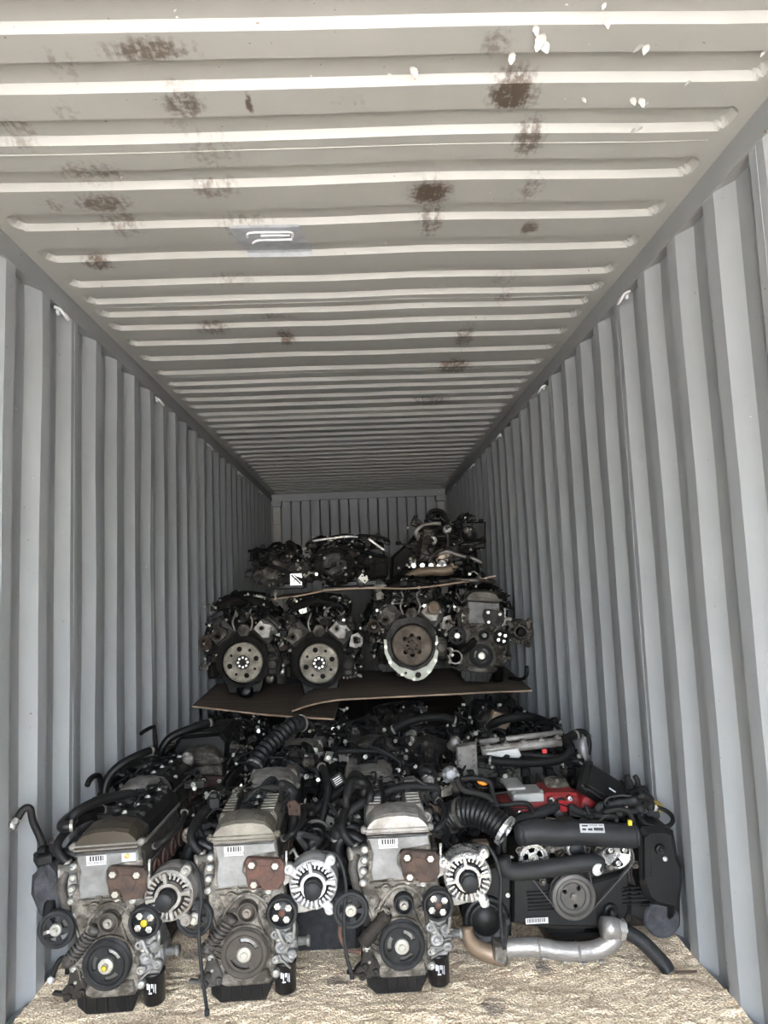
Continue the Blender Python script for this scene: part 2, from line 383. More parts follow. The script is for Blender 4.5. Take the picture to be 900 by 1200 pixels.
def catmull(pts, n):
    P = [Vector(p) for p in pts]
    if len(P) < 3: return [P[0].lerp(P[-1], i/n) for i in range(n+1)]
    P = [P[0]*2-P[1]]+P+[P[-1]*2-P[-2]]; out = []
    for i in range(1, len(P)-2):
        p0, p1, p2, p3 = P[i-1:i+3]
        for k in range(n):
            t = k/n
            out.append(.5*((2*p1)+(p2-p0)*t+(2*p0-5*p1+4*p2-p3)*t*t+(3*p1-p0-3*p2+p3)*t**3))
    out.append(P[-2]); return out
def circ(cx, cz, r, n=12, a0=0): return [(cx+r*math.cos(a0+2*PI*i/n), cz+r*math.sin(a0+2*PI*i/n)) for i in range(n)]
def crescent(cx, cz, r0, r1, a0, a1, n=6):
    return [(cx+r1*math.cos(a0+(a1-a0)*i/n), cz+r1*math.sin(a0+(a1-a0)*i/n)) for i in range(n+1)] + \
           [(cx+r0*math.cos(a1+(a0-a1)*i/n), cz+r0*math.sin(a1+(a0-a1)*i/n)) for i in range(n+1)]
def empty(name, loc, rot=(0, 0, 0), label=None, cat=None, group=None):
    o = bpy.data.objects.new(name, None); C.objects.link(o); o.empty_display_size = .1
    o.location = loc; o.rotation_euler = rot
    if label: o['label'] = label
    if cat: o['category'] = cat
    if group: o['group'] = group
    return o
def tag(o, label, cat, group=None, kind=None):
    o['label'] = label; o['category'] = cat
    if group: o['group'] = group
    if kind: o['kind'] = kind
    return o

# ================================================================== SETTING
def structure(o): o['kind'] = 'structure'; return o
g = MB(); g.box((0, -20, -1.25), (90, 90, .1)); structure(g.build('ground', 'concrete'))
fl = structure(empty('floor', (0, 0, 0)))
y = DF
while y < DB-.01:                                     # plywood floor boards under the sawdust
    y2 = min(DB, y+1.2)
    for sx in (-1, 1):
        b = MB(); b.box((sx*.606, (y+y2)/2, -.015), (1.207, y2-y-.004, .03)); b.build('floor_board', 'plywood', fl)
    y = y2
b = MB(); b.box((0, (DF+DB)/2, -.11), (2.5, 12.1, .15)); b.build('floor_frame', 'rail_paint', fl)

# roof: panels of five pressed ribs; depths of the ribs follow the photograph
ribs = [1.499, 1.693, 1.9, 2.131, 2.378, 2.618, 2.847, 3.024, 3.177, 3.346, 3.568, 3.813, 4.076, 4.302, 4.473, 4.669, 4.859, 5.077, 5.26, 5.456, 5.668]
p = ribs[0]
while p-.207 > DF+.16: p -= .207; ribs.insert(0, p)
i0 = ribs.index(1.499)
nrest = 18; st = (DB-.10-ribs[-1])/nrest
for k in range(nrest): ribs.append(ribs[-1]+st)
ceil = structure(empty('ceiling', (0, 0, 2.69)))
DEP = .021
def roof_sag(x, y): return noise.noise(Vector((x*1.6, y*1.3, 5)))*(.008 if y < 3.5 else max(.0015, .008-.004*(y-3.5)))*max(0, 1-abs(x/1.1)**4)
def roof_panel(rl, ya, yb):
    # levels in y: for each rib: pocket start, +slope, pocket end-slope, pocket end
    ys = [ya]; pk = []
    for r in rl:
        a, e = r-.088, r+.0135            # bright slope from r to r+.0135
        pk.append((a-.006, e)); ys += [a-.012, a-.006, a, a+.008, a+.025, r-.025, r-.008, r, e, e+.006]
    ys.append(yb); ys = sorted(set(y for y in ys if ya <= y <= yb))
    xs = [-1.18, -1.155]+[-1.15+.01*i for i in range(13)]+[-.9+.2*i for i in range(10)]+[1.03+.01*i for i in range(13)]+[1.155, 1.18]
    V = []; Fs = []
    for y in ys:
        for x in xs:
            z = 0
            for (a, e) in pk:
                if a-.02 < y < e+.02:
                    # rounded rectangle pocket
                    hw = 1.125; r = .045; cy = (a+e)/2; hy = (e-a)/2
                    qx = abs(x)-(hw-r); qy = abs(y-cy)-max(0, hy-r)
                    d = (math.hypot(max(qx, 0), max(qy, 0))+min(max(qx, qy), 0)-min(r, hy)) if qx > 0 else abs(y-cy)-hy
                    sl_ = (.0135 if y > cy else .006) if qx <= 0 or qy > 0 else .03
                    z = max(z, DEP*max(0, min(1, -d/sl_)))
            sag = roof_sag(x, y)
            yw = noise.noise(Vector((x*1.0, y*.5, 9)))*(.006 if y < 4 else .002)
            V.append((x, y+yw if ya < y < yb else y, z+sag))
    nx = len(xs)
    for j in range(len(ys)-1):
        for i in range(nx-1): Fs.append((j*nx+i, (j+1)*nx+i, (j+1)*nx+i+1, j*nx+i+1))
    b = MB(); b.add(V, Fs); return b.build('roof_panel', 'roof_paint', ceil, fix=False)
k = i0-2
while k-5 >= 0: k -= 5
if k > 0: roof_panel(ribs[:k], DF, (ribs[k-1]+ribs[k])/2-.02); ya = (ribs[k-1]+ribs[k])/2-.02
else: ya = DF
while k < len(ribs):
    rl = ribs[k:k+5]; yb = DB if k+5 >= len(ribs) else ribs[k+4]+.055
    roof_panel(rl, ya, yb)
    if k+5 < len(ribs):                                # weld seam between panels
        b = MB(); b.tube([(x, yb+noise.noise(Vector((x*1.2, yb*.5, 9)))*.0, roof_sag(x, yb)-.0003) for x in [-1.1+.22*i for i in range(11)]], .0017, 5, 2)
        b.build('weld_seam', 'roof_paint', ceil)
    ya = yb; k += 5
# painted-over repair patch with a squiggle of sealant
pc = atz((309, 284), 2.69)
def roof_z(x, y):
    z = 0
    for r_ in ribs:
        d = min(y-(r_-.094), (r_+.0135)-y)
        if d > 0: z = DEP*min(1, d/.0135)
    return z+roof_sag(x, y)
def patch(x0, x1, y0, y1, sh):
    b = MB(); nx_, ny_ = 14, 26; V = []
    for j in range(ny_+1):
        y = y0+(y1-y0)*j/ny_
        for i in range(nx_+1):
            x = x0+(x1-x0)*i/nx_+(sh*j/ny_ if i in (0, nx_) else sh*.5*j/ny_)+(.012*noise.noise(Vector((y*40, i, 1))) if i in (0, nx_) else 0)
            yw = noise.noise(Vector((x*1.0, y*.5, 9)))*.006
            V.append((x, y+yw, roof_z(x, y)-.0035))
    b.add(V, [(j*(nx_+1)+i, j*(nx_+1)+i+1, (j+1)*(nx_+1)+i+1, (j+1)*(nx_+1)+i) for j in range(ny_) for i in range(nx_)])
    return b.build('repair_patch', 'patch_paint', ceil)
rp = [r_ for r_ in ribs if 2.2 < r_ < 2.7]
ya_, yb_ = 2.378+.010, 2.618+.012
xL, xR = atz((268, 268), 2.69).x, atz((352, 268), 2.69).x
rpo = patch(xL, xR, ya_, yb_, .03)
xm = (xL+xR)/2
b = MB()
for pts in (((-.07, .075), (-.06, .045), (-.02, .04), (.04, .042), (.09, .044), (.095, .07), (.09, .085)), ((-.06, .16), (-.055, .12), (-.03, .098), (.03, .098), (.09, .096)), ((-.02, .065), (.03, .062), (.085, .066))):
    b.tube([(xm+x, ya_+y, roof_z(xm+x, ya_+y)-.006) for x, y in pts], .0045, 6, 4)
b.build('sealant_bead', 'sealant', ceil, kind='stuff')
# curled flakes of peeling paint
rf = random.Random(3)
for (px, py, s) in ((457, 88, .022), (485, 82, .035), (633, 46, .05), (638, 52, .04), (712, 25, .03), (748, 55, .035), (757, 56, .03), (806, 96, .022), (742, 117, .03), (752, 118, .035), (758, 121, .02),
                   (684, 116, .022), (742, 152, .022), (750, 150, .026), (600, 66, .035), (708, 6, .02), (894, 62, .02), (628, 34, .03)):
    c = atz((px, py), 2.688); b = MB(); a = rf.uniform(0, 3); V = []; s *= .75
    n = 6
    for i in range(n+1):
        t = i/n; w_ = s*.38*math.sin(PI*(t*.9+.05))*rf.uniform(.75, 1.15)
        cx = (t-.5)*s; z = -.001-.018*t*t*(s/.035)
        for q in (-1, 1):
            V.append((c.x+cx*math.cos(a)-q*w_*math.sin(a), c.y+cx*math.sin(a)+q*w_*math.cos(a), z-2.69+2.69))
    b.add(V, [(2*i, 2*i+1, 2*i+3, 2*i+2) for i in range(n)])
    b.build('paint_flake', 'paint_flake', ceil)

# side walls: corrugated panels, pitch 278 mm
PW = .278
def corr(t):                        # 0 inner flat .. 1 outer ; t in metres along the pitch
    t %= PW
    if t < .070: return 0
    if t < .138: return (t-.070)/.068
    if t < .210: return 1
    return 1-(t-.210)/.068
def side_wall(name, s, inner_end):
    wl = structure(empty(name, (s*1.175, 0, 0)))
    # inner_end: depth where an inner flat ends and the sheet turns outward
    ph = (inner_end-.070) % PW
    ys = []
    y = DF-((DF-ph) % PW)
    while y < DB:
        ys += [y, y+.070, y+.138, y+.210]; y += PW
    ys = sorted([y for y in ys if DF < y < DB]+[DF, DB])
    zs = [0, .25, .5, .7, .9, 1.1, 1.3, 1.5, 1.75, 2.0, 2.25, 2.45, 2.61]
    starts = [DF]
    y = ph+PW*2
    y -= math.floor((y-DF)/(4*PW))*(4*PW)
    if y-DF < .1: y += 4*PW
    y += .035
    while y < DB-.3: starts.append(y); y += 4*PW
    starts.append(DB)
    for a, e in zip(starts, starts[1:]):
        yl = sorted(set([a, e]+[y for y in ys if a < y < e])); V = []; Fs = []; nz = len(zs)
        yl2 = []
        for q in range(len(yl)):
            yl2.append(yl[q])
            if q+1 < len(yl) and yl[q+1]-yl[q] > .05: yl2.append((yl[q]+yl[q+1])/2)
        for y in yl2:
            for z in zs:
                den = noise.noise(Vector((y*2.1, z*1.7, s*7)))
                dx = .036*corr(y-ph)+.006*den
                dy = .007*noise.noise(Vector((y*3, z*1.5, s*3+2)))*(1 if a < y < e else 0)
                if z > 2.6: dx = .036*corr(y-ph); dy = 0
                V.append((s*dx, y+dy, z))
        for j in range(len(yl2)-1):
            for i in range(nz-1):
                q = (j*nz+i, (j+1)*nz+i, (j+1)*nz+i+1, j*nz+i+1); Fs.append(q if s > 0 else q[::-1])
        b = MB(); b.add(V, Fs); b.build('wall_panel', 'wall_paint', wl, fix=False)
        if a > DF:
            b = MB(); b.box((s*(-.001+.006*noise.noise(Vector((a*2.1, 1, s*7)))), a, 1.3), (.0015, .004, 2.6), 0); b.build('weld_seam', 'wall_paint', wl)
    b = MB(); b.box((s*.04, (DF+DB)/2, 2.648), (.08, DB-DF, .092), .003); b.build('top_rail', 'rail_paint', wl)
    b = MB(); b.box((s*-.002, (DF+DB)/2, 2.625), (.006, DB-DF, .05), .001); b.build('rail_lip', 'rail_paint', wl)
    b = MB(); b.box((s*.05, (DF+DB)/2, -.03), (.09, DB-DF, .10), .003); b.build('bottom_rail', 'rail_paint', wl)
    # lashing rings
    k = 0
    base = 2.831 if s < 0 else 2.831
    for k in range(-3, 5):
        y = base+k*1.385
        b = MB()
        b.lathe((s*.003, y, 2.575), (-s, 0, 0), [(.013, 0), (.013, .010), (.009, .013), (0, .013)], 10)
        b.tube([(s*.002, y-.03, 2.585), (-s*.02, y-.028, 2.575), (-s*.035, y-.014, 2.553), (-s*.038, y+.004, 2.545), (-s*.032, y+.02, 2.556), (-s*.016, y+.03, 2.578), (s*.002, y+.03, 2.588)], .0065, 8, 4)
        r = b.build('lashing_ring', 'ring_steel', wl)
    return wl
side_wall('wall_left', -1, 2.478+.0)
side_wall('wall_right', 1, 1.883+.0)

# back wall
bw = structure(empty('wall_back', (0, DB, 0)))
xl, xr = -1.04, 1.04; pts = []; x = xl
while x < xr:
    pts += [(x, 0), (x+.112, 0), (x+.114, .07), (x+.127, .07)]; x += .130
pts = [p_ for p_ in pts if p_[0] <= xr]+[(xr, pts[-1][1])]
b = MB(); V = []
for (x, d) in pts: V += [(x, d, 0), (x, d, 2.6)]
b.add(V, [(2*i, 2*i+2, 2*i+3, 2*i+1) for i in range(len(pts)-1)]); b.build('wall_panel', 'wall_paint', bw, fix=False)
b = MB(); b.box((0, .09, 1.3), (2.6, .04, 2.9)); b.build('outer_panel', 'wall_paint', bw)
b = MB(); b.box((0, .02, 2.645), (2.45, .10, .10), .004); b.build('header_beam', 'rail_paint', bw)
for s in (-1, 1):
    b = MB(); b.box((s*1.105, -.02, 1.26), (.11, .09, 2.52), .012); b.build('corner_post', 'roof_paint', bw)
    b = MB(); b.box((s*1.21, .035, 1.3), (.09, .14, 2.8)); b.build('corner_post', 'rail_paint', bw)
    b = MB(); b.box((s*1.105, -.02, 2.56), (.135, .13, .08), .008); b.build('corner_block', 'rail_paint', bw)
    b = MB(); b.box((s*1.105, -.068, 2.28), (.11, .006, .012)); b.build('weld_bead', 'rail_paint', bw)

# sawdust
def fbm(x, y, s, o=3):
    r = 0; a = 1
    for k in range(o): r += a*noise.noise(Vector((x*s, y*s, 3.1*k))); s *= 2.1; a *= .5
    return r
ys = []; y = DF+.1
while y < 2.05: ys.append(y); y += .09
while y < 3.15: ys.append(y); y += .0085
while y < 4.6: ys.append(y); y += .05
nx = 270; xs = [-1.173+2.346*i/nx for i in range(nx+1)]
V = []; Fs = []
for y in ys:
    for x in xs:
        e = max(0, abs(x)-1.0)/.2
        h = .034+.016*fbm(x, y, 3.0, 3)+.010*e
        if 2.0 < y < 3.2: h += .0055*fbm(x*1., y*1.9, 22, 3)+.002*noise.noise(Vector((x*120, y*120, 1)))
        V.append((x, y, max(.004, h)))
n1 = nx+1
for j in range(len(ys)-1):
    for i in range(nx): Fs.append((j*n1+i, j*n1+i+1, (j+1)*n1+i+1, (j+1)*n1+i))
b = MB(); b.add(V, Fs, True)
tag(b.build('sawdust', 'sawdust', fix=False), 'pale cream sawdust and wood shavings covering the container floor', 'sawdust', kind='stuff')

# ================================================================== ENGINE KIT  (local frame: x right, y into the container, z up)
ZC = .19                                           # crank height of an inline engine above its sump
def bolt(b, x, y, z, r=.008, ax=(0, -1, 0), h=.008):
    b.lathe((x, y, z), ax, [(r*1.55, 0), (r*1.55, h*.3), (r, h*.3), (r, h), (r*.8, h*1.15)], 6, False)
BM = {}
def bolts(pts, y, mt, parent, r=.008, joined=False):
    if joined:
        b = MB()
        for (x, z) in pts: bolt(b, x, y, z, r)
        return b.build('bolts', mt, parent, kind='stuff')
    for (x, z) in pts:
        if (r, mt) not in BM:
            b = MB(); bolt(b, 0, 0, 0, r); o = b.build('bolt', mt); BM[(r, mt)] = o.data
        else: o = bpy.data.objects.new('bolt', BM[(r, mt)]); C.objects.link(o)
        o.parent = parent; o.location = (x, y, z)
def pulley(name, root, x, z, r, y0, mt, hub='zinc', hubr=.018, slots=0, grooves=3, nb=0, cap=None, wid=.026, spokes=None):
    yf = y0-wid
    b = MB(); ri = r*.76
    pr = [(ri, yf+.004), (r*.82, yf), (r*.95, yf), (r, yf+.003)]
    for g_ in range(grooves):
        a = yf+.006+(wid-.008)*g_/grooves; d = (wid-.008)/grooves
        pr += [(r, a), (r-.0035, a+d*.35), (r-.0035, a+d*.65), (r, a+d)]
    pr += [(r, y0), (ri, y0)]
    b.ring((x, 0, z), (0, 1, 0), pr, 30)
    o = b.build(name, mt, root)
    b = MB()
    if slots:
        hl = [crescent(x, z, r*.46, r*.64, 2*PI*i/slots+.35, 2*PI*i/slots+.35+2*PI/slots*.5) for i in range(slots)]
        b.plate(circ(x, z, ri+.001, 30), hl, yf+.008, yf+.014)
        b.build('pulley_web', mt, o)
        b = MB(); b.lathe((x, y0+.002, z), (0, -1, 0), [(r*.74, 0), (r*.74, .002), (0, .003)], 24); b.build('back_plate', 'aluminium', o)
    elif spokes:
        hl = [crescent(x, z, r*.36, r*.66, 2*PI*i/spokes+.1, 2*PI*i/spokes+.1+2*PI/spokes*.62, 4) for i in range(spokes)]
        b.plate(circ(x, z, ri+.001, 30), hl, yf+.007, yf+.013); b.build('pulley_web', mt, o)
    else:
        b.lathe((x, 0, z), (0, 1, 0), [(0, yf+.004), (r*.4, yf+.004), (r*.5, yf+.009), (ri+.001, yf+.009), (ri+.001, yf+.014), (0, yf+.014)], 24)
        b.build('pulley_face', mt, o)
    if hubr:
        b = MB(); b.lathe((x, yf+.008, z), (0, -1, 0), [(hubr, 0), (hubr, .010), (hubr*.8, .013), (hubr*.55, .013), (hubr*.5, .008), (hubr*.42, .008), (hubr*.42, .018), (0, .018)], 14, False)
        b.build('hub', hub, o)
    if nb: bolts([(x+r*.5*math.cos(2*PI*i/nb+.6), z+r*.5*math.sin(2*PI*i/nb+.6)) for i in range(nb)], yf+.006, 'bright_metal', o, .0075)
    if cap:
        b = MB(); b.lathe((x, yf+.006, z), (0, -1, 0), [(.012, 0), (.011, .006), (0, .007)], 9); b.build('paint_mark', cap, o)
    return o
def alternator(root, x, z, y0, r=.083, mt='aluminium', name='alternator'):
    b = MB()
    b.lathe((x, y0, z), (0, 1, 0), [(r*.93, .03), (r, .035), (r, .10), (r*.85, .125), (0, .127)], 26)
    b.ring((x, y0, z), (0, 1, 0), [(r*.88, .006), (r*.97, .012), (r, .035), (r*.9, .035)], 28)
    b.ring((x, y0, z), (0, 1, 0), [(r*.40, -.004), (r*.52, -.004), (r*.55, .012), (r*.40, .02)], 24)
    n = 26
    for i in range(n):
        a = 2*PI*i/n
        b.box((x+r*.78*math.cos(a), y0+.014, z+r*.78*math.sin(a)), (r*.30, .012, r*.075), 0, Matrix.Rotation(-a, 3, 'Y'))
    for i in range(4):
        a = 2*PI*i/4+.15
        b.box((x+r*.66*math.cos(a), y0+.006, z+r*.66*math.sin(a)), (r*.52, .016, r*.17), .003, Matrix.Rotation(-a, 3, 'Y'))
    for a in (2.55, -1.0, .9):
        ex, ez = x+r*1.17*math.cos(a), z+r*1.17*math.sin(a)
        b.lathe((ex, y0+.03, ez), (0, -1, 0), [(.017, -.01), (.017, .026), (.009, .026), (.009, .02), (0, .02)], 12)
        b.box((x+r*1.0*math.cos(a), y0+.02, z+r*1.0*math.sin(a)), (r*.4, .026, .03), .004, Matrix.Rotation(-a, 3, 'Y'))
    o = b.build(name, mt, root)
    b = MB(); b.lathe((x, y0+.02, z), (0, -1, 0), [(r*.72, 0), (r*.72, .002), (0, .003)], 20); b.build('rotor_gap', 'black_plastic', o)
    b = MB(); b.lathe((x, y0+.0, z), (0, -1, 0), [(r*.36, -.01), (r*.36, .004), (r*.30, .008), (r*.35, .014), (r*.30, .02), (r*.35, .026), (r*.35, .045), (r*.31, .049), (0, .049)], 22)
    b.build('pulley', 'grey_plastic', o)
    return o
def hose(root, pts, r, mt='rubber', name='hose', ribs=0, sub=5, seg=9, clamps=True):
    b = MB(); b.tube(pts, r, seg, sub, ribs); o = b.build(name, mt, root)
    if clamps and r > .010:
        P = catmull(pts, sub)
        for i in (1, len(P)-2):
            b = MB()
            d = (P[i+1]-P[i-1]).normalized() if 0 < i < len(P)-1 else (P[1]-P[0]).normalized()
            b.ring(P[i], d, [(r*1.02, -.005), (r*1.16, -.005), (r*1.16, .005), (r*1.02, .005)], 12)
            b.build('hose_clamp', 'aluminium', o)
    return o
def clutter(root, rng, x0, x1, y0, y1, z0, z1, nh=5, nw=6, nb=6, dark=False):
    R = rng.uniform; k_ = 1.
    if REAR_SHADE:
        nh = nh+1; nw = int(nw*1.5)+1; nb = int(nb*1.7)+2; k_ = .78
        b = MB(); b.m = 0
        for i in range(14):
            p_ = (R(x0, x1), R(y0, y0*.5+y1*.5), R(z0-.03, z1)); bolt(b, *p_, R(.0045, .008), (R(-.5, .5), R(-1, -.3), R(0, 1)), .012)
        b.build('bolts', 'zinc', root, kind='stuff')  # bright loose bolts strewn in as glints among the rear engines
    hm = ['rubber', 'rubber', 'grey_rubber', 'black_plastic']
    for i in range(nh):
        a = Vector((R(x0, x1), R(y0, y1), R(z0, z1))); c = Vector((R(x0, x1), R(y0, y1), R(z0, z1)))
        m_ = a.lerp(c, .35)+Vector((R(-.04, .04), R(-.04, .04), R(.01, .06))); n_ = a.lerp(c, .7)+Vector((R(-.04, .04), R(-.04, .04), R(.0, .05)))
        hose(root, [a-Vector((0, 0, .03)), a, m_, n_, c, c-Vector((R(-.02, .02), 0, .03))], R(.009, .019)*k_, rng.choice(hm), 'hose', sub=4, clamps=R(0, 1) < .5)
    for i in range(nw):
        a = Vector((R(x0, x1), R(y0, y1), R(z0, z1))); c = Vector((R(x0, x1), R(y0, y1), R(z0, z1)))
        pts = [a]+[a.lerp(c, t)+Vector((R(-.035, .035), R(-.035, .035), R(-.02, .045))) for t in (.2, .4, .6, .8)]+[c]
        b = MB(); b.tube(pts, R(.003, .006), 6, 4); w_ = b.build('wiring', rng.choice(['rubber', 'rubber', 'black_plastic', 'grey_plastic']), root)
        b = MB(); b.box(c, (R(.02, .035), R(.018, .03), R(.014, .024)), .003, Matrix.Rotation(R(-1, 1), 3, 'Z')); b.build('connector', rng.choice(['black_plastic', 'grey_plastic', 'black_plastic', 'grey_plastic']), w_)
    for i in range(nb):
        p_ = Vector((R(x0, x1), R(y0, y1), R(z0, z1)-.03)); b = MB()
        k = rng.randrange(5)
        if k == 0:
            b.lathe(p_, (R(-.5, .5), R(-1, 0), R(0, .6)), [(.026, -.03), (.026, .015), (.018, .02), (.018, .03), (.011, .03), (.011, .02), (0, .02)], 14); nm = 'sensor_housing'; mm = rng.choice(['dark_alloy', 'aluminium', 'dirty_aluminium'])
        elif k == 1:
            b.plate([(-.03, -.02), (.03, -.025), (.035, .01), (.012, .03), (-.028, .022)], [circ(.018, -.008, .007, 8), circ(-.016, .008, .006, 8)], 0, .006)
            T = Matrix.Translation(p_) @ Matrix.Rotation(R(-1, 1), 4, 'Z') @ Matrix.Rotation(R(-.8, .8), 4, 'Y'); b.v = [tuple(T @ Vector(v)) for v in b.v]; nm = 'bracket'; mm = rng.choice(['dark_alloy', 'zinc', 'dirty_aluminium', 'rust_brown'])
        elif k == 2:
            b.box(p_, (R(.04, .075), R(.04, .07), R(.03, .05)), .006, Matrix.Rotation(R(-1, 1), 3, 'Z')); b.box(p_+Vector((0, 0, .028)), (.03, .03, .02), .004); nm = 'solenoid_box'; mm = rng.choice(['black_plastic', 'dark_alloy', 'grey_plastic'])
        elif k == 3:
            q_ = p_+Vector((R(-.09, .09), R(-.06, .06), R(-.02, .03))); b.tube([p_, p_.lerp(q_, .5)+Vector((0, 0, .02)), q_], .005, 7, 4); bolt(b, *q_, .008); nm = 'metal_pipe'; mm = rng.choice(['aluminium', 'zinc', 'dark_alloy'])
        else:
            b.box(p_, (R(.05, .1), .012, R(.02, .035)), .003, Matrix.Rotation(R(-1.5, 1.5), 3, 'Z'))
            for t in (-.02, 0, .02): bolt(b, p_.x+t, p_.y, p_.z+.016, .006, (0, 0, 1))
            nm = 'mounting_strap'; mm = rng.choice(['dark_alloy', 'dirty_aluminium', 'aluminium'])
        b.build(nm, mm, root)

def barcode(parent, x, y, z, rot=0, txt='2AZ H355452', s=1.):
    b = MB(); b.T = Matrix.Translation((x, y, z)) @ Matrix.Rotation(rot, 4, 'Y') @ Matrix.Scale(s, 4)
    b.box((0, 0, 0), (.066, .001, .034)); b.m = 1
    rg = random.Random(5); xx = -.022
    while xx < .022:
        w_ = rg.choice([.0035, .0045, .006]); b.box((xx+w_/2, -.0008, .006), (w_, .0006, .017)); xx += w_+rg.choice([.0026, .0034])
    o = b.build('barcode_label', ['label_white', 'black_print'], parent)
    c = bpy.data.curves.new('t', 'FONT'); c.body = txt; c.size = .012*s; c.align_x = 'CENTER'; c.extrude = .0002
    t = bpy.data.objects.new('label_text', c); t.data.materials.append(MATS['black_print'])
    me = bpy.data.meshes.new_from_object(t); bpy.data.objects.remove(t)
    T = Matrix.Translation((x, y-.0012, z)) @ Matrix.Rotation(rot, 4, 'Y') @ Matrix.Translation((0, 0, -.0125*s)) @ Matrix.Rotation(PI/2, 4, 'X')
    me.transform(T); me.materials.clear(); me.materials.append(MATS['black_print'])
    b2 = bpy.data.objects.new('label_text', me); C.objects.link(b2)
    # joined into the label: one printed sticker
    bm = bmesh.new(); bm.from_mesh(o.data); k = len(bm.faces); bm.from_mesh(me)
    for f in bm.faces[k:]if False else list(bm.faces)[k:]: f.material_index = 1
    bm.to_mesh(o.data); bm.free(); bpy.data.objects.remove(b2)
    return o

def squash(root):
    # covers and castings sit a little lower than first laid out; round parts keep their roundness
    bpy.context.view_layer.update()
    for ch in root.children:
        if ch.type != 'MESH': continue
        if 'pulley' in ch.name or ch.name.startswith('alternator') and 'bracket' not in ch.name:
            zc = sum(v.co.z for v in ch.data.vertices)/len(ch.data.vertices) if 'lead' not in ch.name else .4
            ch.location.z -= .075*(zc-ZC)
        else: ch.scale.z = .925; ch.location.z += ZC*.075
def inline_engine(seed, loc, yaw=0, label='', group=None, lean=0, tilt=0, o=None):
    """four-cylinder engine seen on its pulley end"""
    o = o or {}; rng = random.Random(seed); R = rng.uniform
    root = empty('car_engine', loc, (tilt, lean, yaw), label, 'engine', group)
    L = o.get('length', .46); full = o.get('full', True)
    cov = o.get('cover', 'dirty_aluminium'); plt = o.get('plate', 'plate_alu'); brk = o.get('bracket', 'rust'); vc = o.get('valve', 'olive_cover')
    # sump
    b = MB(); b.prism([(-.125, .075), (.09, .075), (.085, .055), (.06, .0), (-.09, .0), (-.12, .03)], .015, L-.03, .006)
    b.prism([(-.14, .085), (.10, .085), (.10, .073), (-.14, .073)], .005, L-.02, .002)
    for i in range(5): b.box((-.09+.035*i, .013, .036), (.008, .008, .05), .002)
    b.build('oil_pan', 'pan_black', root)
    # block + head
    b = MB(); b.prism([(-.125, .085), (.095, .085), (.125, .2), (.115, .40), (-.115, .40), (-.13, .22)], .03, L, .004)
    for i in range(5):
        y = .07+.09*i
        if y > L-.03: break
        for s in (-1, 1): b.box((s*.118, y, .27), (.024, .016, .22), .004)
    for s in (-1, 1): b.box((s*.118, L*.5, .22), (.026, L*.9, .02), .004)
    b.build('engine_block', 'cast_iron', root)
    b = MB(); b.prism([(-.108, .40), (.108, .40), (.115, .50), (.10, .56), (-.10, .56), (-.115, .50)], .03, L, .004)
    for i in range(4):
        y = .09+.1*i
        if y > L-.02: break
        b.lathe((.112, y, .46), (1, 0, 0), [(.024, -.01), (.026, .012), (.018, .012), (.016, 0), (0, 0)], 12); b.lathe((-.112, y, .49), (-1, 0, 0), [(.022, -.01), (.022, .016), (0, .016)], 10)
    b.build('cylinder_head', 'dark_alloy', root)
    # timing case
    out = [(-.104, .566), (.108, .566), (.116, .50), (.135, .41), (.14, .35), (.115, .26), (.10, .19), (.097, .10), (.075, .065), (-.07, .065), (-.10, .085), (-.125, .14), (-.118, .20), (-.092, .25), (-.125, .33), (-.125, .41), (-.104, .45)]
    b = MB(); b.prism(out, -.002, .04, .006)
    b.prism(crescent(0, ZC, .078, .088, .3, PI-.3, 10), -.012, 0, .002)
    for (x0, z0, x1, z1) in ((-.10, .40, .10, .40), (-.09, .25, -.02, .38), (.06, .25, .02, .38), (-.115, .34, -.09, .25), (.09, .12, .09, .25), (-.085, .10, -.105, .18)):
        d = Vector((x1-x0, 0, z1-z0)); b.box(((x0+x1)/2, -.006, (z0+z1)/2), (d.length, .012, .007), .002, Matrix.Rotation(-math.atan2(z1-z0, x1-x0), 3, 'Y'))
    b.prism([(-.085, .385), (.06, .385), (.05, .345), (.0, .33), (-.07, .34)], -.012, .0, .005)
    b.prism([(-.072, .12), (.075, .12), (.082, .085), (.06, .07), (-.06, .07), (-.085, .09)], -.014, 0, .006)
    for (x, z, r_) in ((-.045, .375, .020), (.075, .365, .016), (-.075, .30, .014), (.055, .245, .014), (.072, .30, .012), (-.03, .405, .012), (.04, .395, .011)):
        b.lathe((x, -.004, z), (0, -1, 0), [(r_, 0), (r_*.9, .010), (r_*.6, .010), (r_*.55, .002), (0, .002)], 12)
    for i in range(7): b.box((-.10+.004*i, -.004, .13+.018*i), (.03, .010, .004), .001, Matrix.Rotation(.5, 3, 'Y'))
    b.tube([(-.092, -.004, .25), (-.06, -.010, .335), (.0, -.010, .385), (.06, -.010, .36), (.088, -.004, .28), (.092, -.004, .12)], .007, 6, 4)
    tc = b.build('timing_cover', cov, root)
    lug = [(-.112, .515), (-.115, .478), (-.12, .44), (-.122, .40), (-.12, .345), (.122, .26), (.112, .22), (.105, .15), (.098, .10), (-.09, .10), (-.11, .13), (-.118, .17), (.08, .385), (.03, .395)]
    b = MB()
    for (x, z) in lug: b.lathe((x, .03, z), (0, -1, 0), [(.0145, 0), (.0145, .036), (.012, .039), (0, .039)], 10)
    b.build('bolt_boss', cov if not full else 'casting_alu', tc, kind='stuff')
    bolts(lug, -.008, 'zinc' if full else 'dirty_aluminium', tc, .0055, not full)
    b = MB(); b.prism([(-.098, .558), (.104, .562), (.11, .525), (.05, .517), (.012, .512), (.0, .49), (-.002, .46), (.012, .44), (.02, .414), (-.088, .408), (-.094, .44), (-.086, .50)], -.011, .0, .004)
    for z in (.556,): b.box((0, -.013, z), (.2, .008, .004), .001)
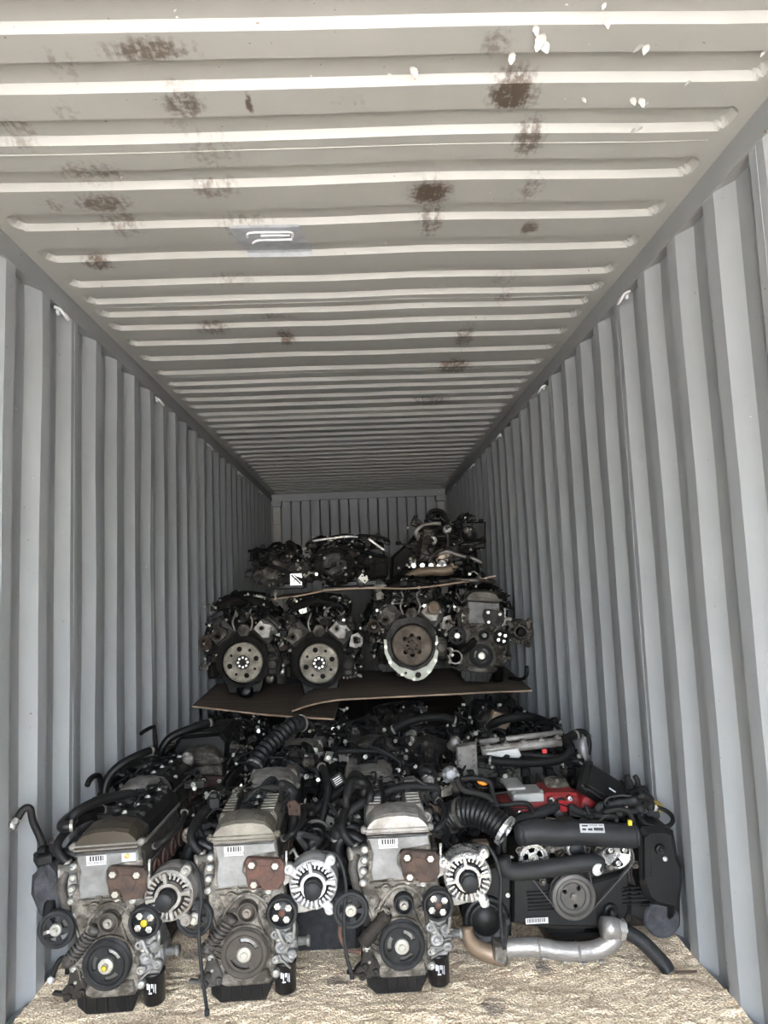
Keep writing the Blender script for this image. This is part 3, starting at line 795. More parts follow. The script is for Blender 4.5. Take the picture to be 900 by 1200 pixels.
    up_ = b.build('cover_plate', plt, root)
    if full: barcode(up_, -.032, -.0125, .537, 0, o.get('txt', '2AZ H355452'))
    if o.get('spot'):
        b = MB(); b.box((.075, -.0115, .54), (.045, .001, .03)); b.build('paper_tag', 'label_white', up_)
        b = MB(); b.lathe((.07, -.0125, .543), (0, -1, 0), [(.009, 0), (.007, .0012), (0, .0014)], 7); b.build('paint_mark', 'orange_rust', up_)
    # valve cover: arched front, two cam ridges, coil valley
    A = [(-.104, .57), (-.104, .592), (-.094, .617), (-.074, .640), (-.03, .652), (.03, .652), (.074, .640), (.094, .617), (.106, .592), (.106, .57)]
    b = MB()
    n = len(A); lay = [(.0, 1, 0), (-.004, .99, -.004)]
    V = []; Y_ = [(-.012, .93, -.004, .60), (-.012, 1, 0, .75), (.0, 1, 0, .86), (.035, 1, 0, .97), (.085, 1, 0, 1.), (.10, .96, -.006, .98)]
    for (yy, sx, dz, fz) in Y_:
        for (x, z) in A: V.append((x*sx, yy, .57+(z-.57)*fz+dz))
    Fs = [list(range(n))]+[[(len(Y_)-1)*n+i for i in range(n)][::-1]]
    for j in range(len(Y_)-1):
        for i in range(n): Fs.append((j*n+i, (j+1)*n+i, (j+1)*n+(i+1) % n, j*n+(i+1) % n))
    b.add(V, Fs)
    vo = b.build('valve_cover', vc, root)
    b = MB()
    for z in (.574, .588): b.box((0, -.0135, z), (.215, .008, .005), .0015)
    b.box((0, L*.5+.04, .566), (.225, L-.05, .016), .003)
    for (x, z) in ((-.112, .585), (.114, .585)): b.lathe((x, -.004, z), (0, -1, 0), [(.012, -.02), (.012, .006), (.007, .006), (.007, .012), (0, .012)], 10)
    b.build('cover_flange', vc if vc != 'brown_cover' else 'aluminium', vo)
    if o.get('top', 'coils') == 'coils':
        b = MB()
        for s in (-1, 1):
            b.T = Matrix.Translation((s*.068, 0, 0)); b.prism([(-.036, .57), (-.036, .61), (-.026, .636), (.024, .636), (.036, .61), (.036, .57)], .095, L-.02, .008)
            if full:
                for i in range(9): b.box((0, .13+.034*i, .638), (.05, .008, .005), .001)
        b.T = Matrix.Identity(4); b.box((0, L*.5+.04, .58), (.08, L-.13, .02), .003)
        b.build('cam_ridge', vc, vo)
        for i in range(4):
            y = .14+.085*i
            if y > L-.03: break
            b = MB(); b.box((0, y, .618), (.036, .05, .03), .005); b.lathe((0, y, .60), (0, 0, 1), [(.016, -.02), (.016, .036), (.012, .04), (0, .04)], 10)
            b.box((-.028, y+.005, .622), (.03, .022, .02), .004); cl = b.build('ignition_coil', 'black_plastic', root)
            if full:
                b = MB(); bolt(b, .016, y-.022, .632, .007, (0, 0, 1)); b.build('bolt', 'bright_metal', cl)
        b = MB(); b.tube([(-.045, .1, .63), (-.04, .2, .655), (-.05, .3, .65), (-.04, L, .64)], .009, 7, 4); b.build('wiring', 'rubber', root)
    elif o['top'] == 'dark':               # dark domed cover with caps, as on the leftmost engine
        b = MB(); b.prism([(-.11, .57), (-.108, .60), (-.06, .645), (.06, .648), (.106, .61), (.11, .57)], .09, L, .012)
        for i in range(4): b.box((0, .14+.09*i, .64), (.17, .012, .02), .004)
        b.build('cam_ridge', 'pan_black', vo)
        for i in range(4):
            b = MB(); b.lathe((-.01+.012*i, .13+.09*i, .64), (0, 0, 1), [(.02, 0), (.02, .02), (.024, .022), (.02, .034), (0, .034)], 12); cl = b.build('ignition_coil', 'black_plastic', root)
            b = MB(); bolt(b, .02+.012*i, .115+.09*i, .655, .008, (0, 0, 1)); b.build('bolt', 'bright_metal', cl)
    elif o['top'] == 'plastic':            # black ribbed intake cover
        b = MB(); b.prism([(-.15, .57), (-.16, .63), (-.12, .70), (.09, .71), (.13, .66), (.12, .57)], .09, L, .02)
        for i in range(6): b.box((-.02, .13+.055*i, .706), (.2, .014, .016), .004)
        b.build('intake_cover', 'black_plastic', root)
    # drive pulleys
    pulley('crankshaft_pulley', root, 0, ZC, .077, -.016, o.get('crank', 'pulley_black'), 'zinc', .024, slots=o.get('slots', 3))
    pulley('idler_pulley', root, .012, .332, .034, -.014, o.get('idler', 'pulley_black'), 'aluminium', .016, grooves=1, wid=.03)
    pulley('water_pump_pulley', root, .127, .322, .052, -.012, 'pulley_black', None, 0, nb=4, cap=o.get('mark', 'rust'), wid=.03)
    pulley('power_steering_pulley', root, -.163+o.get('psx', 0), .318, .060, -.01, 'grey_plastic' if full else 'pulley_black', 'zinc', .019, spokes=5, grooves=1, wid=.022)
    b = MB(); b.lathe((-.163+o.get('psx', 0), -.008, .318), (0, 1, 0), [(.02, 0), (.035, .012), (.04, .05), (.036, .10), (0, .10)], 14); b.box((-.13, .04, .33), (.07, .05, .05), .01); b.build('power_steering_pump', 'dark_alloy', root)
    if o.get('alt', True):
        ax_, az_ = o.get('altpos', (.233, .405)); alternator(root, ax_, az_, -.03, .083, o.get('altmat', 'clean_aluminium'))
        b = MB(); b.prism([(.10, .44), (.15, .455), (.19, .47), (.20, .45), (.17, .42), (.12, .39)], -.0, .02, .004); b.prism([(.13, .33), (.18, .34), (.225, .335), (.24, .31), (.20, .30), (.14, .30)], .0, .03, .005); b.build('alternator_bracket', 'aluminium', root)
        if o.get('lead', 1):
            lx = ax_
            b = MB(); b.tube([(lx+.03, .03, az_+.09), (lx+.085, .0, az_+.08), (lx+.11, -.03, az_+.0), (lx+.10, -.04, az_-.10), (lx+.105, -.05, az_-.22), (lx+.12, -.06, az_-o.get('leadlen', .25))], .006, 7, 5)
            w_ = b.build('alternator_lead', 'grey_rubber', root)
            b = MB(); b.box((lx+.12, -.06, az_-o.get('leadlen', .25)-.008), (.016, .012, .022), .003); b.build('connector', 'grey_plastic', w_)
    # belt tensioner
    if o.get('tens', 'spring') == 'spring':
        b = MB(); T = Matrix.Translation((-.085, -.02, .255)) @ Matrix.Rotation(.72, 4, 'Y')
        pts = [];
        for i in range(64):
            a = i*2*PI/9; pts.append(T @ Vector((.022*math.cos(a), .022*math.sin(a)*.8, -.05+.1*i/63)))
        b.tube(pts, .0042, 5, 1); b.T = T; b.lathe((0, 0, -.055), (0, 0, 1), [(.02, -.02), (.024, 0), (.016, .004), (.014, .11), (.02, .112), (.02, .13), (0, .13)], 12)
        b.T = Matrix.Identity(4)
        b.build('belt_tensioner', 'dark_alloy', root)
    else:
        b = MB(); T = Matrix.Translation((-.082, -.024, .255)) @ Matrix.Rotation(.72, 4, 'Y'); b.T = T
        b.lathe((0, 0, 0), (0, 0, 1), [(.014, -.075), (.024, -.07), (.027, -.03), (.022, -.026), (.022, .03), (.026, .034), (.02, .06), (0, .06)], 14); b.T = Matrix.Identity(4)
        b.build('belt_tensioner', 'cast_iron', root)
    b = MB(); b.prism([(-.06, .325), (-.035, .31), (-.05, .27), (-.08, .235), (-.125, .195), (-.13, .215), (-.095, .26)], -.028, -.006, .004)
    bolt(b, -.048, -.028, .303, .009); bolt(b, -.118, -.03, .21, .008); b.build('tensioner_arm', cov, root)
    # engine mount plate
    b = MB(); b.prism([(.008, .506), (.018, .516), (.128, .504), (.14, .49), (.137, .43), (.118, .402), (.07, .40), (.055, .418), (.02, .41), (.012, .43)], -.034, -.010, .004)
    b.prism([(.055, .49), (.10, .485), (.105, .455), (.09, .43), (.06, .435)], -.036, -.030, .002)
    for (x, z) in ((.03, .493), (.108, .485), (.036, .425)): b.lathe((x, -.03, z), (0, -1, 0), [(.019, 0), (.018, .010), (0, .010)], 12)
    mb_ = b.build('mount_bracket', brk, root)
    bolts([(.03, .493), (.108, .485), (.036, .425)], -.039, 'zinc', mb_, .0075)
    b = MB(); b.tube([(.142, -.02, .46), (.146, -.02, .53)], .005, 6, 1); b.build('stud', 'bright_metal', mb_)
    # pump casting and oil filter on the right
    b = MB(); b.prism([(.085, .262), (.15, .262), (.168, .21), (.172, .16), (.155, .125), (.09, .125), (.082, .18)], .005, .10, .008)
    for (x, z, r_) in ((.10, .235, .018), (.15, .225, .02), (.12, .19, .026), (.155, .165, .018), (.10, .15, .016)): b.lathe((x, .006, z), (0, -1, 0), [(r_, 0), (r_*.9, .018), (r_*.5, .02), (r_*.45, .01), (0, .01)], 10)
    for i in range(5): b.box((.125+.004*i, -.002, .14+.022*i), (.07, .012, .006), .002, Matrix.Rotation(R(-.9, .9), 3, 'Y'))
    b.lathe((.17, .05, .18), (1, 0, 0), [(.016, 0), (.014, .03), (.02, .032), (.02, .042), (0, .042)], 10)
    b.tube([(.10, .0, .27), (.115, -.008, .23), (.13, -.008, .20)], .008, 7, 3); b.tube([(.16, .0, .29), (.165, -.01, .25), (.15, .0, .2)], .007, 7, 3)
    b.build('oil_pump_housing', 'casting_alu' if full else 'dirty_aluminium', root)
    b = MB(); b.lathe((.125, .045, .012), (0, 0, 1), [(.030, 0), (.036, .008), (.037, .10), (.039, .102), (.039, .112), (.02, .115), (0, .115)], 22)
    fo = b.build('oil_filter', 'pan_black', root)
    if full:
        b = MB()
        for (a0_, a1_, z, h) in ((-1.9, -1.75, .085, .02), (-1.68, -1.6, .08, .026), (-1.5, -1.38, .086, .014), (-1.3, -1.26, .078, .028), (-1.15, -1.1, .075, .03), (-1.75, -1.45, .062, .004)):
            vs = []
            for k in range(4):
                a = a0_+(a1_-a0_)*k/3
                for q in (-.5, .5): vs.append((.125+.0377*math.cos(a), .045+.0377*math.sin(a), z+q*h))
            b.add(vs, [(2*k, 2*k+2, 2*k+3, 2*k+1) for k in range(3)])
        b.build('filter_print', 'white_print', fo)
    # lower left bracket
    b = MB(); b.prism([(-.10, .17), (-.125, .175), (-.14, .12), (-.16, .10), (-.165, .085), (-.12, .07), (-.08, .08), (-.075, .11)], -.012, .02, .004)
    for (x, z) in ((-.125, .115), (-.09, .095), (-.135, .085)): b.lathe((x, -.01, z), (0, -1, 0), [(.013, 0), (.012, .014), (.006, .014), (.006, .008), (0, .008)], 10)
    b.box((-.165, -.005, .093), (.045, .02, .012), .003, Matrix.Rotation(.2, 3, 'Y')); b.build('lower_bracket', 'cast_iron' if brk == 'rust_brown' else 'dark_alloy', root)
    # left side pipe and thermostat
    b = MB(); b.lathe((-.13, .02, .50), (-1, -.4, 0), [(.02, -.02), (.02, .03), (.024, .032), (.024, .04), (0, .04)], 12); b.box((-.125, .03, .45), (.035, .04, .09), .006); b.build('water_outlet', 'aluminium', root)
    b = MB(); b.tube([(-.14, .01, .50), (-.155, .0, .46), (-.15, .0, .42), (-.14, .01, .36)], .016, 9, 4); b.build('coolant_pipe', 'dark_alloy', root)
    # intake manifold, left
    b = MB(); b.tube([(-.21, .06, .43), (-.215, .2, .44), (-.21, L-.04, .43)], .042, 12, 4)
    for i in range(4):
        y = .09+.1*i
        if y < L-.01: b.tube([(-.21, y, .45), (-.205, y, .51), (-.165, y, .535), (-.11, y, .50)], .022, 9, 3)
    b.build('intake_manifold', 'black_plastic', root)
    # exhaust flange, right
    b = MB(); b.box((.128, L*.5+.0, .46), (.012, L-.06, .075), .003); b.build('exhaust_gasket', 'dark_alloy', root)
    for i in range(4):
        y = .08+.1*i
        if y < L-.01:
            b = MB(); b.lathe((.134, y, .46), (1, 0, 0), [(.034, 0), (.034, .006), (.027, .007), (.024, .002), (0, .001)], 14); b.build('exhaust_port', 'rust' if o.get('top') == 'dark' else 'rust_brown', root)
    # dressing
    hose(root, [(-.14, .04, .50), (-.19, .05, .57), (-.18, .15, .61), (-.16, .28, .60), (-.19, .40, .54)], .015, 'rubber')
    if full: hose(root, [(.115, .12, .52), (.16, .1, .55), (.19, .2, .57), (.17, .34, .58)], .011, 'rubber')
    if o.get('squash', 1): squash(root)
    c = o.get('clutter', (4, 5, 6)); clutter(root, rng, -.20, .18, .14, L, .54, .64, *c)
    if o.get('top') != 'dark': clutter(root, rng, .13, .22, .08, L, .40, .58, 2, 3, 3)
    clutter(root, rng, -.24, -.14, .02, .3, .36, .56, 2, 2, 3)
    return root

# ------------------------------------------------------------------ front row
A = inline_engine(1, (-.843, 2.50, .036), -.02, 'leftmost front engine, dark brown valve cover, yellow dot on a black pulley', 'front row inline engines', lean=-.03,
    o=dict(cover='dirty_aluminium', plate='plate_alu', bracket='rust_brown', valve='brown_cover', top='dark', mark='yellow_paint', spot=1, txt='2AZ B364332', altmat='aluminium', altpos=(.205, .40), leadlen=.34, idler='pulley_brown', clutter=(1, 2, 2)))
b = MB(); b.lathe((0, -.052, ZC), (0, -1, 0), [(.009, 0), (.008, .008), (0, .009)], 8); b.build('paint_mark', 'yellow_paint', A)
# its coolant hose standing up with a metal fitting
hs_ = hose(A, [(-.235, .06, .50), (-.245, .06, .56), (-.268, .05, .63), (-.272, .04, .675), (-.288, .03, .682), (-.306, .02, .655)], .0125, 'rubber', clamps=False)
b = MB(); b.lathe((-.306, .02, .655), (-.45, -.35, -.65), [(.016, 0), (.016, .02), (.0175, .022), (.0175, .034), (.010, .036), (.010, .055), (.004, .06), (0, .06)], 12); b.build('metal_fitting', 'bright_metal', hs_)
hose(A, [(-.215, .10, .40), (-.205, .02, .36), (-.185, -.02, .28)], .02, 'rubber')
b = MB(); b.prism([(-.27, .46), (-.22, .50), (-.19, .46), (-.18, .38), (-.175, .30), (-.21, .29), (-.25, .34), (-.275, .40)], .02, .12, .02); b.build('intake_duct', 'dusty_blue', A)
hose(A, [(-.14, .08, .60), (-.185, .08, .60), (-.20, .18, .60), (-.18, .28, .59), (-.15, .38, .56)], .018, 'black_plastic', 'hose')
B = inline_engine(2, (-.411, 2.535, .030), .02, 'front engine in the middle, red rusty mount plate, brown crank pulley', 'front row inline engines',
    o=dict(cover='dirty_aluminium', plate='plate_alu', bracket='rust', valve='olive_cover', txt='2AZ H355452', crank='pulley_brown', idler='pulley_brown', slots=2, leadlen=.27, psx=0.0))
Cc = inline_engine(3, (.112, 2.53, .030), 0.0, 'front engine beside the flat four, silver valve cover and bright alternator at its right', 'front row inline engines',
    o=dict(cover='dirty_aluminium', plate='plate_alu', bracket='rust_brown', valve='aluminium', txt='2AZ H304532', tens='damper', leadlen=.12, psx=-.003, altmat='bright_metal'))
b = MB(); b.tube([(-.20, -.005, .27), (-.205, -.01, .22), (-.18, -.02, .18), (-.14, -.01, .165)], .007, 6, 4); b.build('heat_shield_strap', 'rust', Cc)

# ------------------------------------------------------------------ flat four on the right, crank at (.746, 2.70, .225)
BO = Vector((.75, 2.72, .03))
box_ = empty('flat_four_engine', BO, (0, 0, 0), 'wide flat four engine with red intake manifold and ribbed black timing covers', 'engine')
def Q(zx, zy, dy=0.):                          # surveyed point at depth dy behind the engine's front plane
    return aty((520+zx/3, 880+zy/3), BO.y+dy)-BO
def Qp(pts, dy=0.): return [(Q(x, y, dy).x, Q(x, y, dy).z) for x, y in pts]
b = MB(); b.prism(Qp([(230, 420), (660, 400), (665, 600), (560, 625), (400, 628), (235, 605)], .04), .035, .40, .01); b.build('engine_block', 'cast_iron', box_)
for nm, pl in (('left_head', [(70, 440), (240, 400), (240, 640), (80, 640)]), ('right_head', [(640, 400), (835, 420), (835, 620), (640, 620)])):
    b = MB(); b.prism(Qp(pl, .05), .05, .36, .012)
    b.build('cylinder_head', 'cast_iron', box_)
b = MB(); b.prism(Qp([(70, 520), (120, 425), (175, 400), (238, 398), (240, 655), (150, 660), (85, 640), (68, 590)]), .0, .06, .012)
c_ = Q(148, 590); b.lathe((c_.x, .0, c_.z), (0, -1, 0), [(.085, -.01), (.085, .012), (.078, .018), (.066, .018), (.062, .01), (.05, .012), (.046, .022), (0, .024)], 30)
lcv = b.build('timing_cover', 'black_plastic', box_); lcv['label'] = 'left black timing cover with round cam cap'
bolts([(Q(225, 507).x, Q(225, 507).z)], -.001, 'bright_metal', lcv, .006)
b = MB(); b.prism(Qp([(243, 450), (300, 440), (420, 470), (520, 460), (650, 425), (655, 560), (640, 600), (560, 622), (400, 622), (243, 605)]), .0, .06, .010)
for i in range(6):
    z0 = Q(0, 512+13*i).z; x0, x1 = Q(262, 0).x, Q(392-i*2, 0).x; b.box(((x0+x1)/2, -.002, z0), (x1-x0, .012, .006), .002)
for i in range(5):
    z0 = Q(0, 515+14*i).z; x0, x1 = Q(590, 0).x, Q(700, 0).x; b.box(((x0+x1)/2, -.002, z0), (x1-x0, .012, .006), .002)
c_ = Q(585, 560); b.lathe((c_.x, 0, c_.z), (0, -1, 0), [(.028, 0), (.026, .014), (.014, .016), (.012, .008), (0, .008)], 16)
ccv = b.build('timing_cover', 'black_plastic', box_)
lb = Q(325, 592); b = MB(); b.box((lb.x, -.0115, lb.z), (.082, .001, .020)); b.m = 1; xx = -.034
while xx < .034: b.box((lb.x+xx, -.0122, lb.z+.0015), (.003, .0006, .013)); xx += rf.choice([.0045, .006])
b.build('barcode_label', ['label_white', 'black_print'], ccv)
b = MB(); b.prism(Qp([(655, 470), (700, 500), (765, 540), (830, 520), (832, 600), (800, 632), (740, 628), (690, 600), (650, 580)]), .0, .06, .012)
for i in range(5):
    z0 = Q(0, 535+12*i).z; x0, x1 = Q(650, 0).x, Q(715+i*4, 0).x; b.box(((x0+x1)/2, -.002, z0), (x1-x0, .012, .006), .002)
b.build('timing_cover', 'black_plastic', box_)
c_ = Q(765, 588); b = MB(); b.lathe((c_.x, .005, c_.z), (0, -1, 0), [(.066, -.01), (.066, .014), (.058, .022), (.05, .016), (.034, .018), (.03, .012), (0, .014)], 26); b.build('cam_cap', 'dusty_blue', box_)
# right hand shroud
b = MB(); b.prism(Qp([(688, 290), (705, 270), (780, 268), (812, 285), (828, 370), (846, 410), (845, 470), (832, 560), (800, 600), (795, 555), (740, 545), (712, 520), (695, 470)], -.04), -.045, .10, .02)
b.prism(Qp([(700, 300), (720, 285), (728, 440), (700, 450)], -.04), -.055, -.04, .004)
c_ = Q(760, 345, -.05); b.lathe((c_.x, -.05, c_.z), (0, -1, 0), [(.02, 0), (.017, .012), (.008, .012), (.008, .006), (0, .006)], 14)
sh = b.build('side_shroud', 'black_plastic', box_); sh['label'] = 'black plastic shroud with two white bolts'
b = MB()
for zx in (722, 780): q_ = Q(zx, 381, -.05); b.lathe((q_.x, -.045, q_.z), (0, -1, 0), [(.009, 0), (.008, .005), (0, .006)], 10)
b.build('bolt_cap', 'label_white', sh)
# crank pulley with three holes, and belt
c_ = Q(458, 515, -.06); cx_, cz_ = c_.x, c_.z
b = MB(); b.ring((cx_, -.02, cz_), (0, -1, 0), [(.058, 0), (.080, 0), (.080, .008), (.076, .011), (.080, .014), (.076, .018), (.080, .022), (.080, .038), (.077, .042), (.066, .044), (.060, .036)], 34)
b.plate(circ(cx_, cz_, .061, 28), [circ(cx_+.034*math.cos(a), cz_+.034*math.sin(a), .0085, 10) for a in (.9, 2.6, 4.9)], -.052, -.04)
b.ring((cx_, -.052, cz_), (0, -1, 0), [(.044, 0), (.046, .004), (.048, 0)], 26)
cp_ = b.build('crankshaft_pulley', 'pulley_grey', box_)
b = MB(); b.lathe((cx_, -.05, cz_), (0, -1, 0), [(.013, 0), (.013, .010), (0, .012)], 6, False); b.build('bolt', 'dirty_aluminium', cp_)
def belt(pts, y, w_=.018, t=.004, mt='rubber', par=box_):
    mt = 'belt'; b = MB(); n = len(pts); V = []
    for i in range(n):
        p0 = Vector(pts[i-1]); p1 = Vector(pts[i]); p2 = Vector(pts[(i+1) % n]); e = (p2-p0).normalized(); nn = Vector((-e.y, e.x))*t/2
        for s in (-1, 1):
            for yy in (y-w_/2, y+w_/2): q = p1+nn*s; V.append((q.x, yy, q.y))
    Fs = []
    for i in range(n):
        j = (i+1) % n
        for a, c in ((0, 1), (1, 3), (3, 2), (2, 0)): Fs.append((4*i+a, 4*i+c, 4*j+c, 4*j+a))
    b.add(V, Fs); return b.build('drive_belt', mt, par)
ps = Q(315, 376, -.03); ac = Q(612, 364, -.03)
def wrap(cs):    # belt round a list of (x, z, r), convex, counter-clockwise
    P = []
    for (x, z, r_) in cs: P += [(x+r_*math.cos(2*PI*i/24), z+r_*math.sin(2*PI*i/24)) for i in range(24)]
    P = sorted(set(P)); H = []
    for it in (P, P[::-1]):
        h = []
        for p_ in it:
            while len(h) > 1 and (h[-1][0]-h[-2][0])*(p_[1]-h[-2][1])-(h[-1][1]-h[-2][1])*(p_[0]-h[-2][0]) <= 0: h.pop()
            h.append(p_)
        H += h[:-1]
    return H
belt(wrap([(cx_, cz_, .079), (ps.x, ps.z, .05), (Q(458, 335).x, Q(458, 335).z, .03)]), -.030, .014)
belt(wrap([(cx_, cz_, .079), (ac.x, ac.z, .05), (Q(470, 420).x, Q(470, 420).z, .02)]), -.050, .014)
# power steering pulley, alternator, compressor clutch
pl = pulley('power_steering_pulley', box_, ps.x, ps.z, .054, -.02, 'bright_metal', 'zinc', .018, spokes=5, grooves=1, wid=.02)
al = Q(460, 338, .0); alternator(box_, al.x, al.z, .02, .075, 'dirty_aluminium')
b = MB(); b.lathe((al.x, .0, al.z), (0, -1, 0), [(.034, 0), (.034, .004), (.028, .007), (.034, .011), (.034, .02), (.022, .022), (.02, .016), (.012, .018), (.012, .026), (0, .026)], 20); b.build('alternator_pulley', 'bright_metal', box_)
b = MB(); b.lathe((ac.x, -.01, ac.z), (0, -1, 0), [(.056, -.06), (.056, 0), (.054, .012), (.050, .016), (.046, .012), (0, .012)], 26); acm = b.build('compressor', 'bright_metal', box_)
b = MB()
for i in range(3):
    a = i*2*PI/3+.5; b.prism([(ac.x+.042*math.cos(a+d)*k_, ac.z+.042*math.sin(a+d)*k_) for d, k_ in ((-.55, 1), (-.3, 1.06), (0, 1.08), (.3, 1.06), (.55, 1), (.3, .35), (-.3, .35))], -.030, -.022, .001)
b.build('clutch_plate', 'pan_black', acm)
bolts([(ac.x+.03*math.cos(i*2*PI/3+.5), ac.z+.03*math.sin(i*2*PI/3+.5)) for i in range(3)]+[(ac.x, ac.z)], -.031, 'bright_metal', acm, .0065)
b = MB()
for (x0, y0_, x1, y1_) in ((355, 320, 375, 385), (530, 330, 560, 390), (640, 350, 670, 400)): 
    a = Q(x0, y0_); c = Q(x1, y1_); b.box(((a.x+c.x)/2, .02, (a.z+c.z)/2), (abs(c.x-a.x), .05, abs(c.z-a.z)), .006)
for zx, zy in ((375, 340), (540, 345), (668, 395), (690, 385), (345, 455), (400, 458), (265, 345), (580, 400)): q_ = Q(zx, zy); bolt(b, q_.x, -.01, q_.z, .010, h=.016)
b.build('accessory_bracket', 'dirty_aluminium', box_)
# upper duct and lower hose
pd = [tuple(Q(x, y, -.05)) for x, y in ((272, 292), (330, 283), (400, 292), (480, 286), (560, 292), (640, 298), (668, 296))]
b = MB(); b.T = Matrix.Identity(4); b.tube(pd, .043, 14, 5); 
for i, s in ((0, 1), (-1, -1)):
    b.lathe(pd[i], (s*-1, 0, 0), [(.043, 0), (.036, .014), (.02, .022), (0, .025)], 14)
ud = b.build('intake_duct', 'grey_plastic', box_); ud['label'] = 'upper black duct with a printed plate'
q_ = Q(522, 272, -.09); b = MB(); b.T = Matrix.Translation(q_) @ Matrix.Rotation(.06, 4, 'Y') @ Matrix.Rotation(-.5, 4, 'X'); b.box((0, 0, 0), (.088, .002, .030), .0005)
b.m = 1
for (x, z, w_, h) in ((-.026, .008, .022, .005), (-.03, -.004, .014, .007), (-.008, -.004, .016, .008), (.022, -.003, .034, .010), (.005, .010, .03, .002), (.032, .010, .014, .003)): b.box((x, -.0014, z), (w_, .001, h))
b.build('duct_plate', ['clean_aluminium', 'black_print'], ud)
ph = [tuple(Q(x, y, -.085)) for x, y in ((205, 375), (215, 408), (250, 424), (330, 418), (430, 402), (520, 392), (552, 405))]
b = MB(); b.tube(ph, .030, 14, 5); lh = b.build('coolant_hose', 'grey_rubber', box_)
q_ = Q(543, 418, -.112); b = MB(); b.lathe(q_, (.3, -1, -.2), [(.022, -.004), (.022, .001), (.018, .003), (0, .003)], 18); b.build('dust_cap', 'label_white', lh)
# red manifold and silver box behind
RY = .20
b = MB(); b.prism(Qp([(185, 200), (345, 165), (365, 150), (430, 148), (470, 150), (480, 172), (520, 178), (548, 200), (530, 222), (470, 215), (440, 205), (380, 215), (350, 240), (300, 235), (240, 225), (190, 225)], RY), RY, RY+.16, .012)
q_ = Q(515, 195, RY); b.lathe((q_.x, RY+.01, q_.z), (.3, -1, 0), [(.045, -.05), (.045, .0), (.038, .012), (0, .014)], 20)
for zx, zy in ((375, 170), (440, 165), (265, 215), (205, 212)): q_ = Q(zx, zy, RY); b.lathe((q_.x, RY, q_.z), (0, -1, 0), [(.015, 0), (.013, .014), (0, .014)], 12)
rm = b.build('intake_manifold', 'red_paint', box_); rm['label'] = 'red painted intake manifold'
bolts([(Q(x, y, RY).x, Q(x, y, RY).z) for x, y in ((375, 170), (440, 165), (265, 215), (205, 212), (322, 215))], RY-.014, 'bright_metal', rm, .008)
q_ = Q(428, 188, RY-.03); b = MB(); b.box((q_.x, RY-.03, q_.z), (.065, .03, .028), .008, Matrix.Rotation(.15, 3, 'Y')); b.box((q_.x-.01, RY-.035, q_.z-.012), (.03, .03, .025), .005); b.build('sensor', 'red_plastic', box_)
q_ = Q(287, 150, RY+.02); b = MB(); b.box((q_.x+.005, RY+.05, q_.z-.008), (.125, .13, .035), .004); b.box((q_.x-.03, RY+.12, q_.z+.012), (.075, .15, .012), .003)
for t in (-.05, .06): bolt(b, q_.x+t, RY+.0, q_.z+.010, .006, (0, 0, 1))
b.build('silver_box', 'silver_box_metal', box_)
q_ = Q(395, 128, RY+.12); b = MB(); b.lathe(q_, (.1, -.4, 1), [(.05, -.03), (.05, 0), (.042, .006), (.05, .012), (.05, .02), (.03, .03), (.012, .03), (.01, .04), (0, .04)], 22); b.build('pump_body', 'dirty_aluminium', box_)
# tilted black box with its connector
q_ = Q(553, 128, RY+.02); b = MB(); Rm = (Matrix.Rotation(.60, 3, 'Y') @ Matrix.Rotation(.85, 3, 'X'))
b.box(q_, (.185, .125, .05), .006, Rm); b.box(q_+Rm @ Vector((0, 0, .028)), (.155, .10, .012), .004, Rm)
for sx in (-1, 1):
    for sy in (-1, 1): b.box(q_+Rm @ Vector((sx*.075, sy*.06, .015)), (.022, .02, .02), .003, Rm)
bb = b.build('black_box', 'black_plastic', box_)
b = MB(); b.box(q_+Rm @ Vector((.03, -.01, .0368)), (.03, .006, .001), 0, Rm); b.build('box_print', 'white_print', bb)
# orange cap, yellow and red bits
q_ = Q(137, 112, RY); b = MB(); b.lathe(q_, (.05, -.35, 1), [(.028, -.05), (.028, -.012), (.034, -.01), (.034, .0), (.026, .002), (.026, -.0), (0, .0)], 18); b.build('filler_neck', 'black_plastic', box_)
b = MB(); b.lathe(q_, (.05, -.35, 1), [(.021, 0), (.024, .006), (.024, .014), (.018, .017), (0, .017)], 16)
b.box(q_+Vector((0, -.004, .018)), (.036, .008, .008), .002); oc = b.build('oil_cap', 'orange_plastic', box_); oc['label'] = 'orange filler cap'
q_ = Q(740, 192, .12); b = MB(); b.lathe(q_, (.2, -.3, 1), [(.036, -.01), (.034, .008), (.02, .016), (0, .018)], 12); b.build('yellow_cap', 'olive_bag', box_)
q_ = Q(655, 256, -.06); b = MB(); b.box(q_, (.016, .01, .028), .002); b.build('yellow_tag', 'yellow_paint', box_)
q_ = Q(651, 190, .10); b = MB(); b.box(q_, (.024, .03, .05), .004); b.build('red_connector', 'red_plastic', box_)
q_ = Q(628, 196, .08); b = MB(); b.lathe(q_, (0, -1, .3), [(.014, 0), (.014, .02), (.008, .024), (0, .024)], 12); b.build('white_cap', 'label_white', box_)
q_ = Q(685, 210, .06); b = MB(); b.lathe(q_, (1, -.1, 0), [(.014, -.02), (.014, .02), (.011, .02), (.011, .03), (0, .03)], 12); b.build('hose_fitting', 'bright_metal', box_)
q_ = Q(745, 236, .03); b = MB(); pts = [(q_.x+.062*math.cos(a), q_.y+.05*math.sin(a), q_.z+.004+.022*math.sin(a)) for a in [2*PI*i/16+2.6 for i in range(16)]]
b.tube(pts, .0085, 8, 3); b.build('cable_loop', 'rubber', box_)
for pts in ([(655, 150), (660, 120), (648, 98), (645, 85)], [(665, 150), (680, 125), (682, 105), (672, 88)], [(640, 160), (655, 150), (690, 140), (685, 120)]):
    hose(box_, [tuple(Q(x, y, .14)) for x, y in pts], .010, 'rubber', clamps=False)
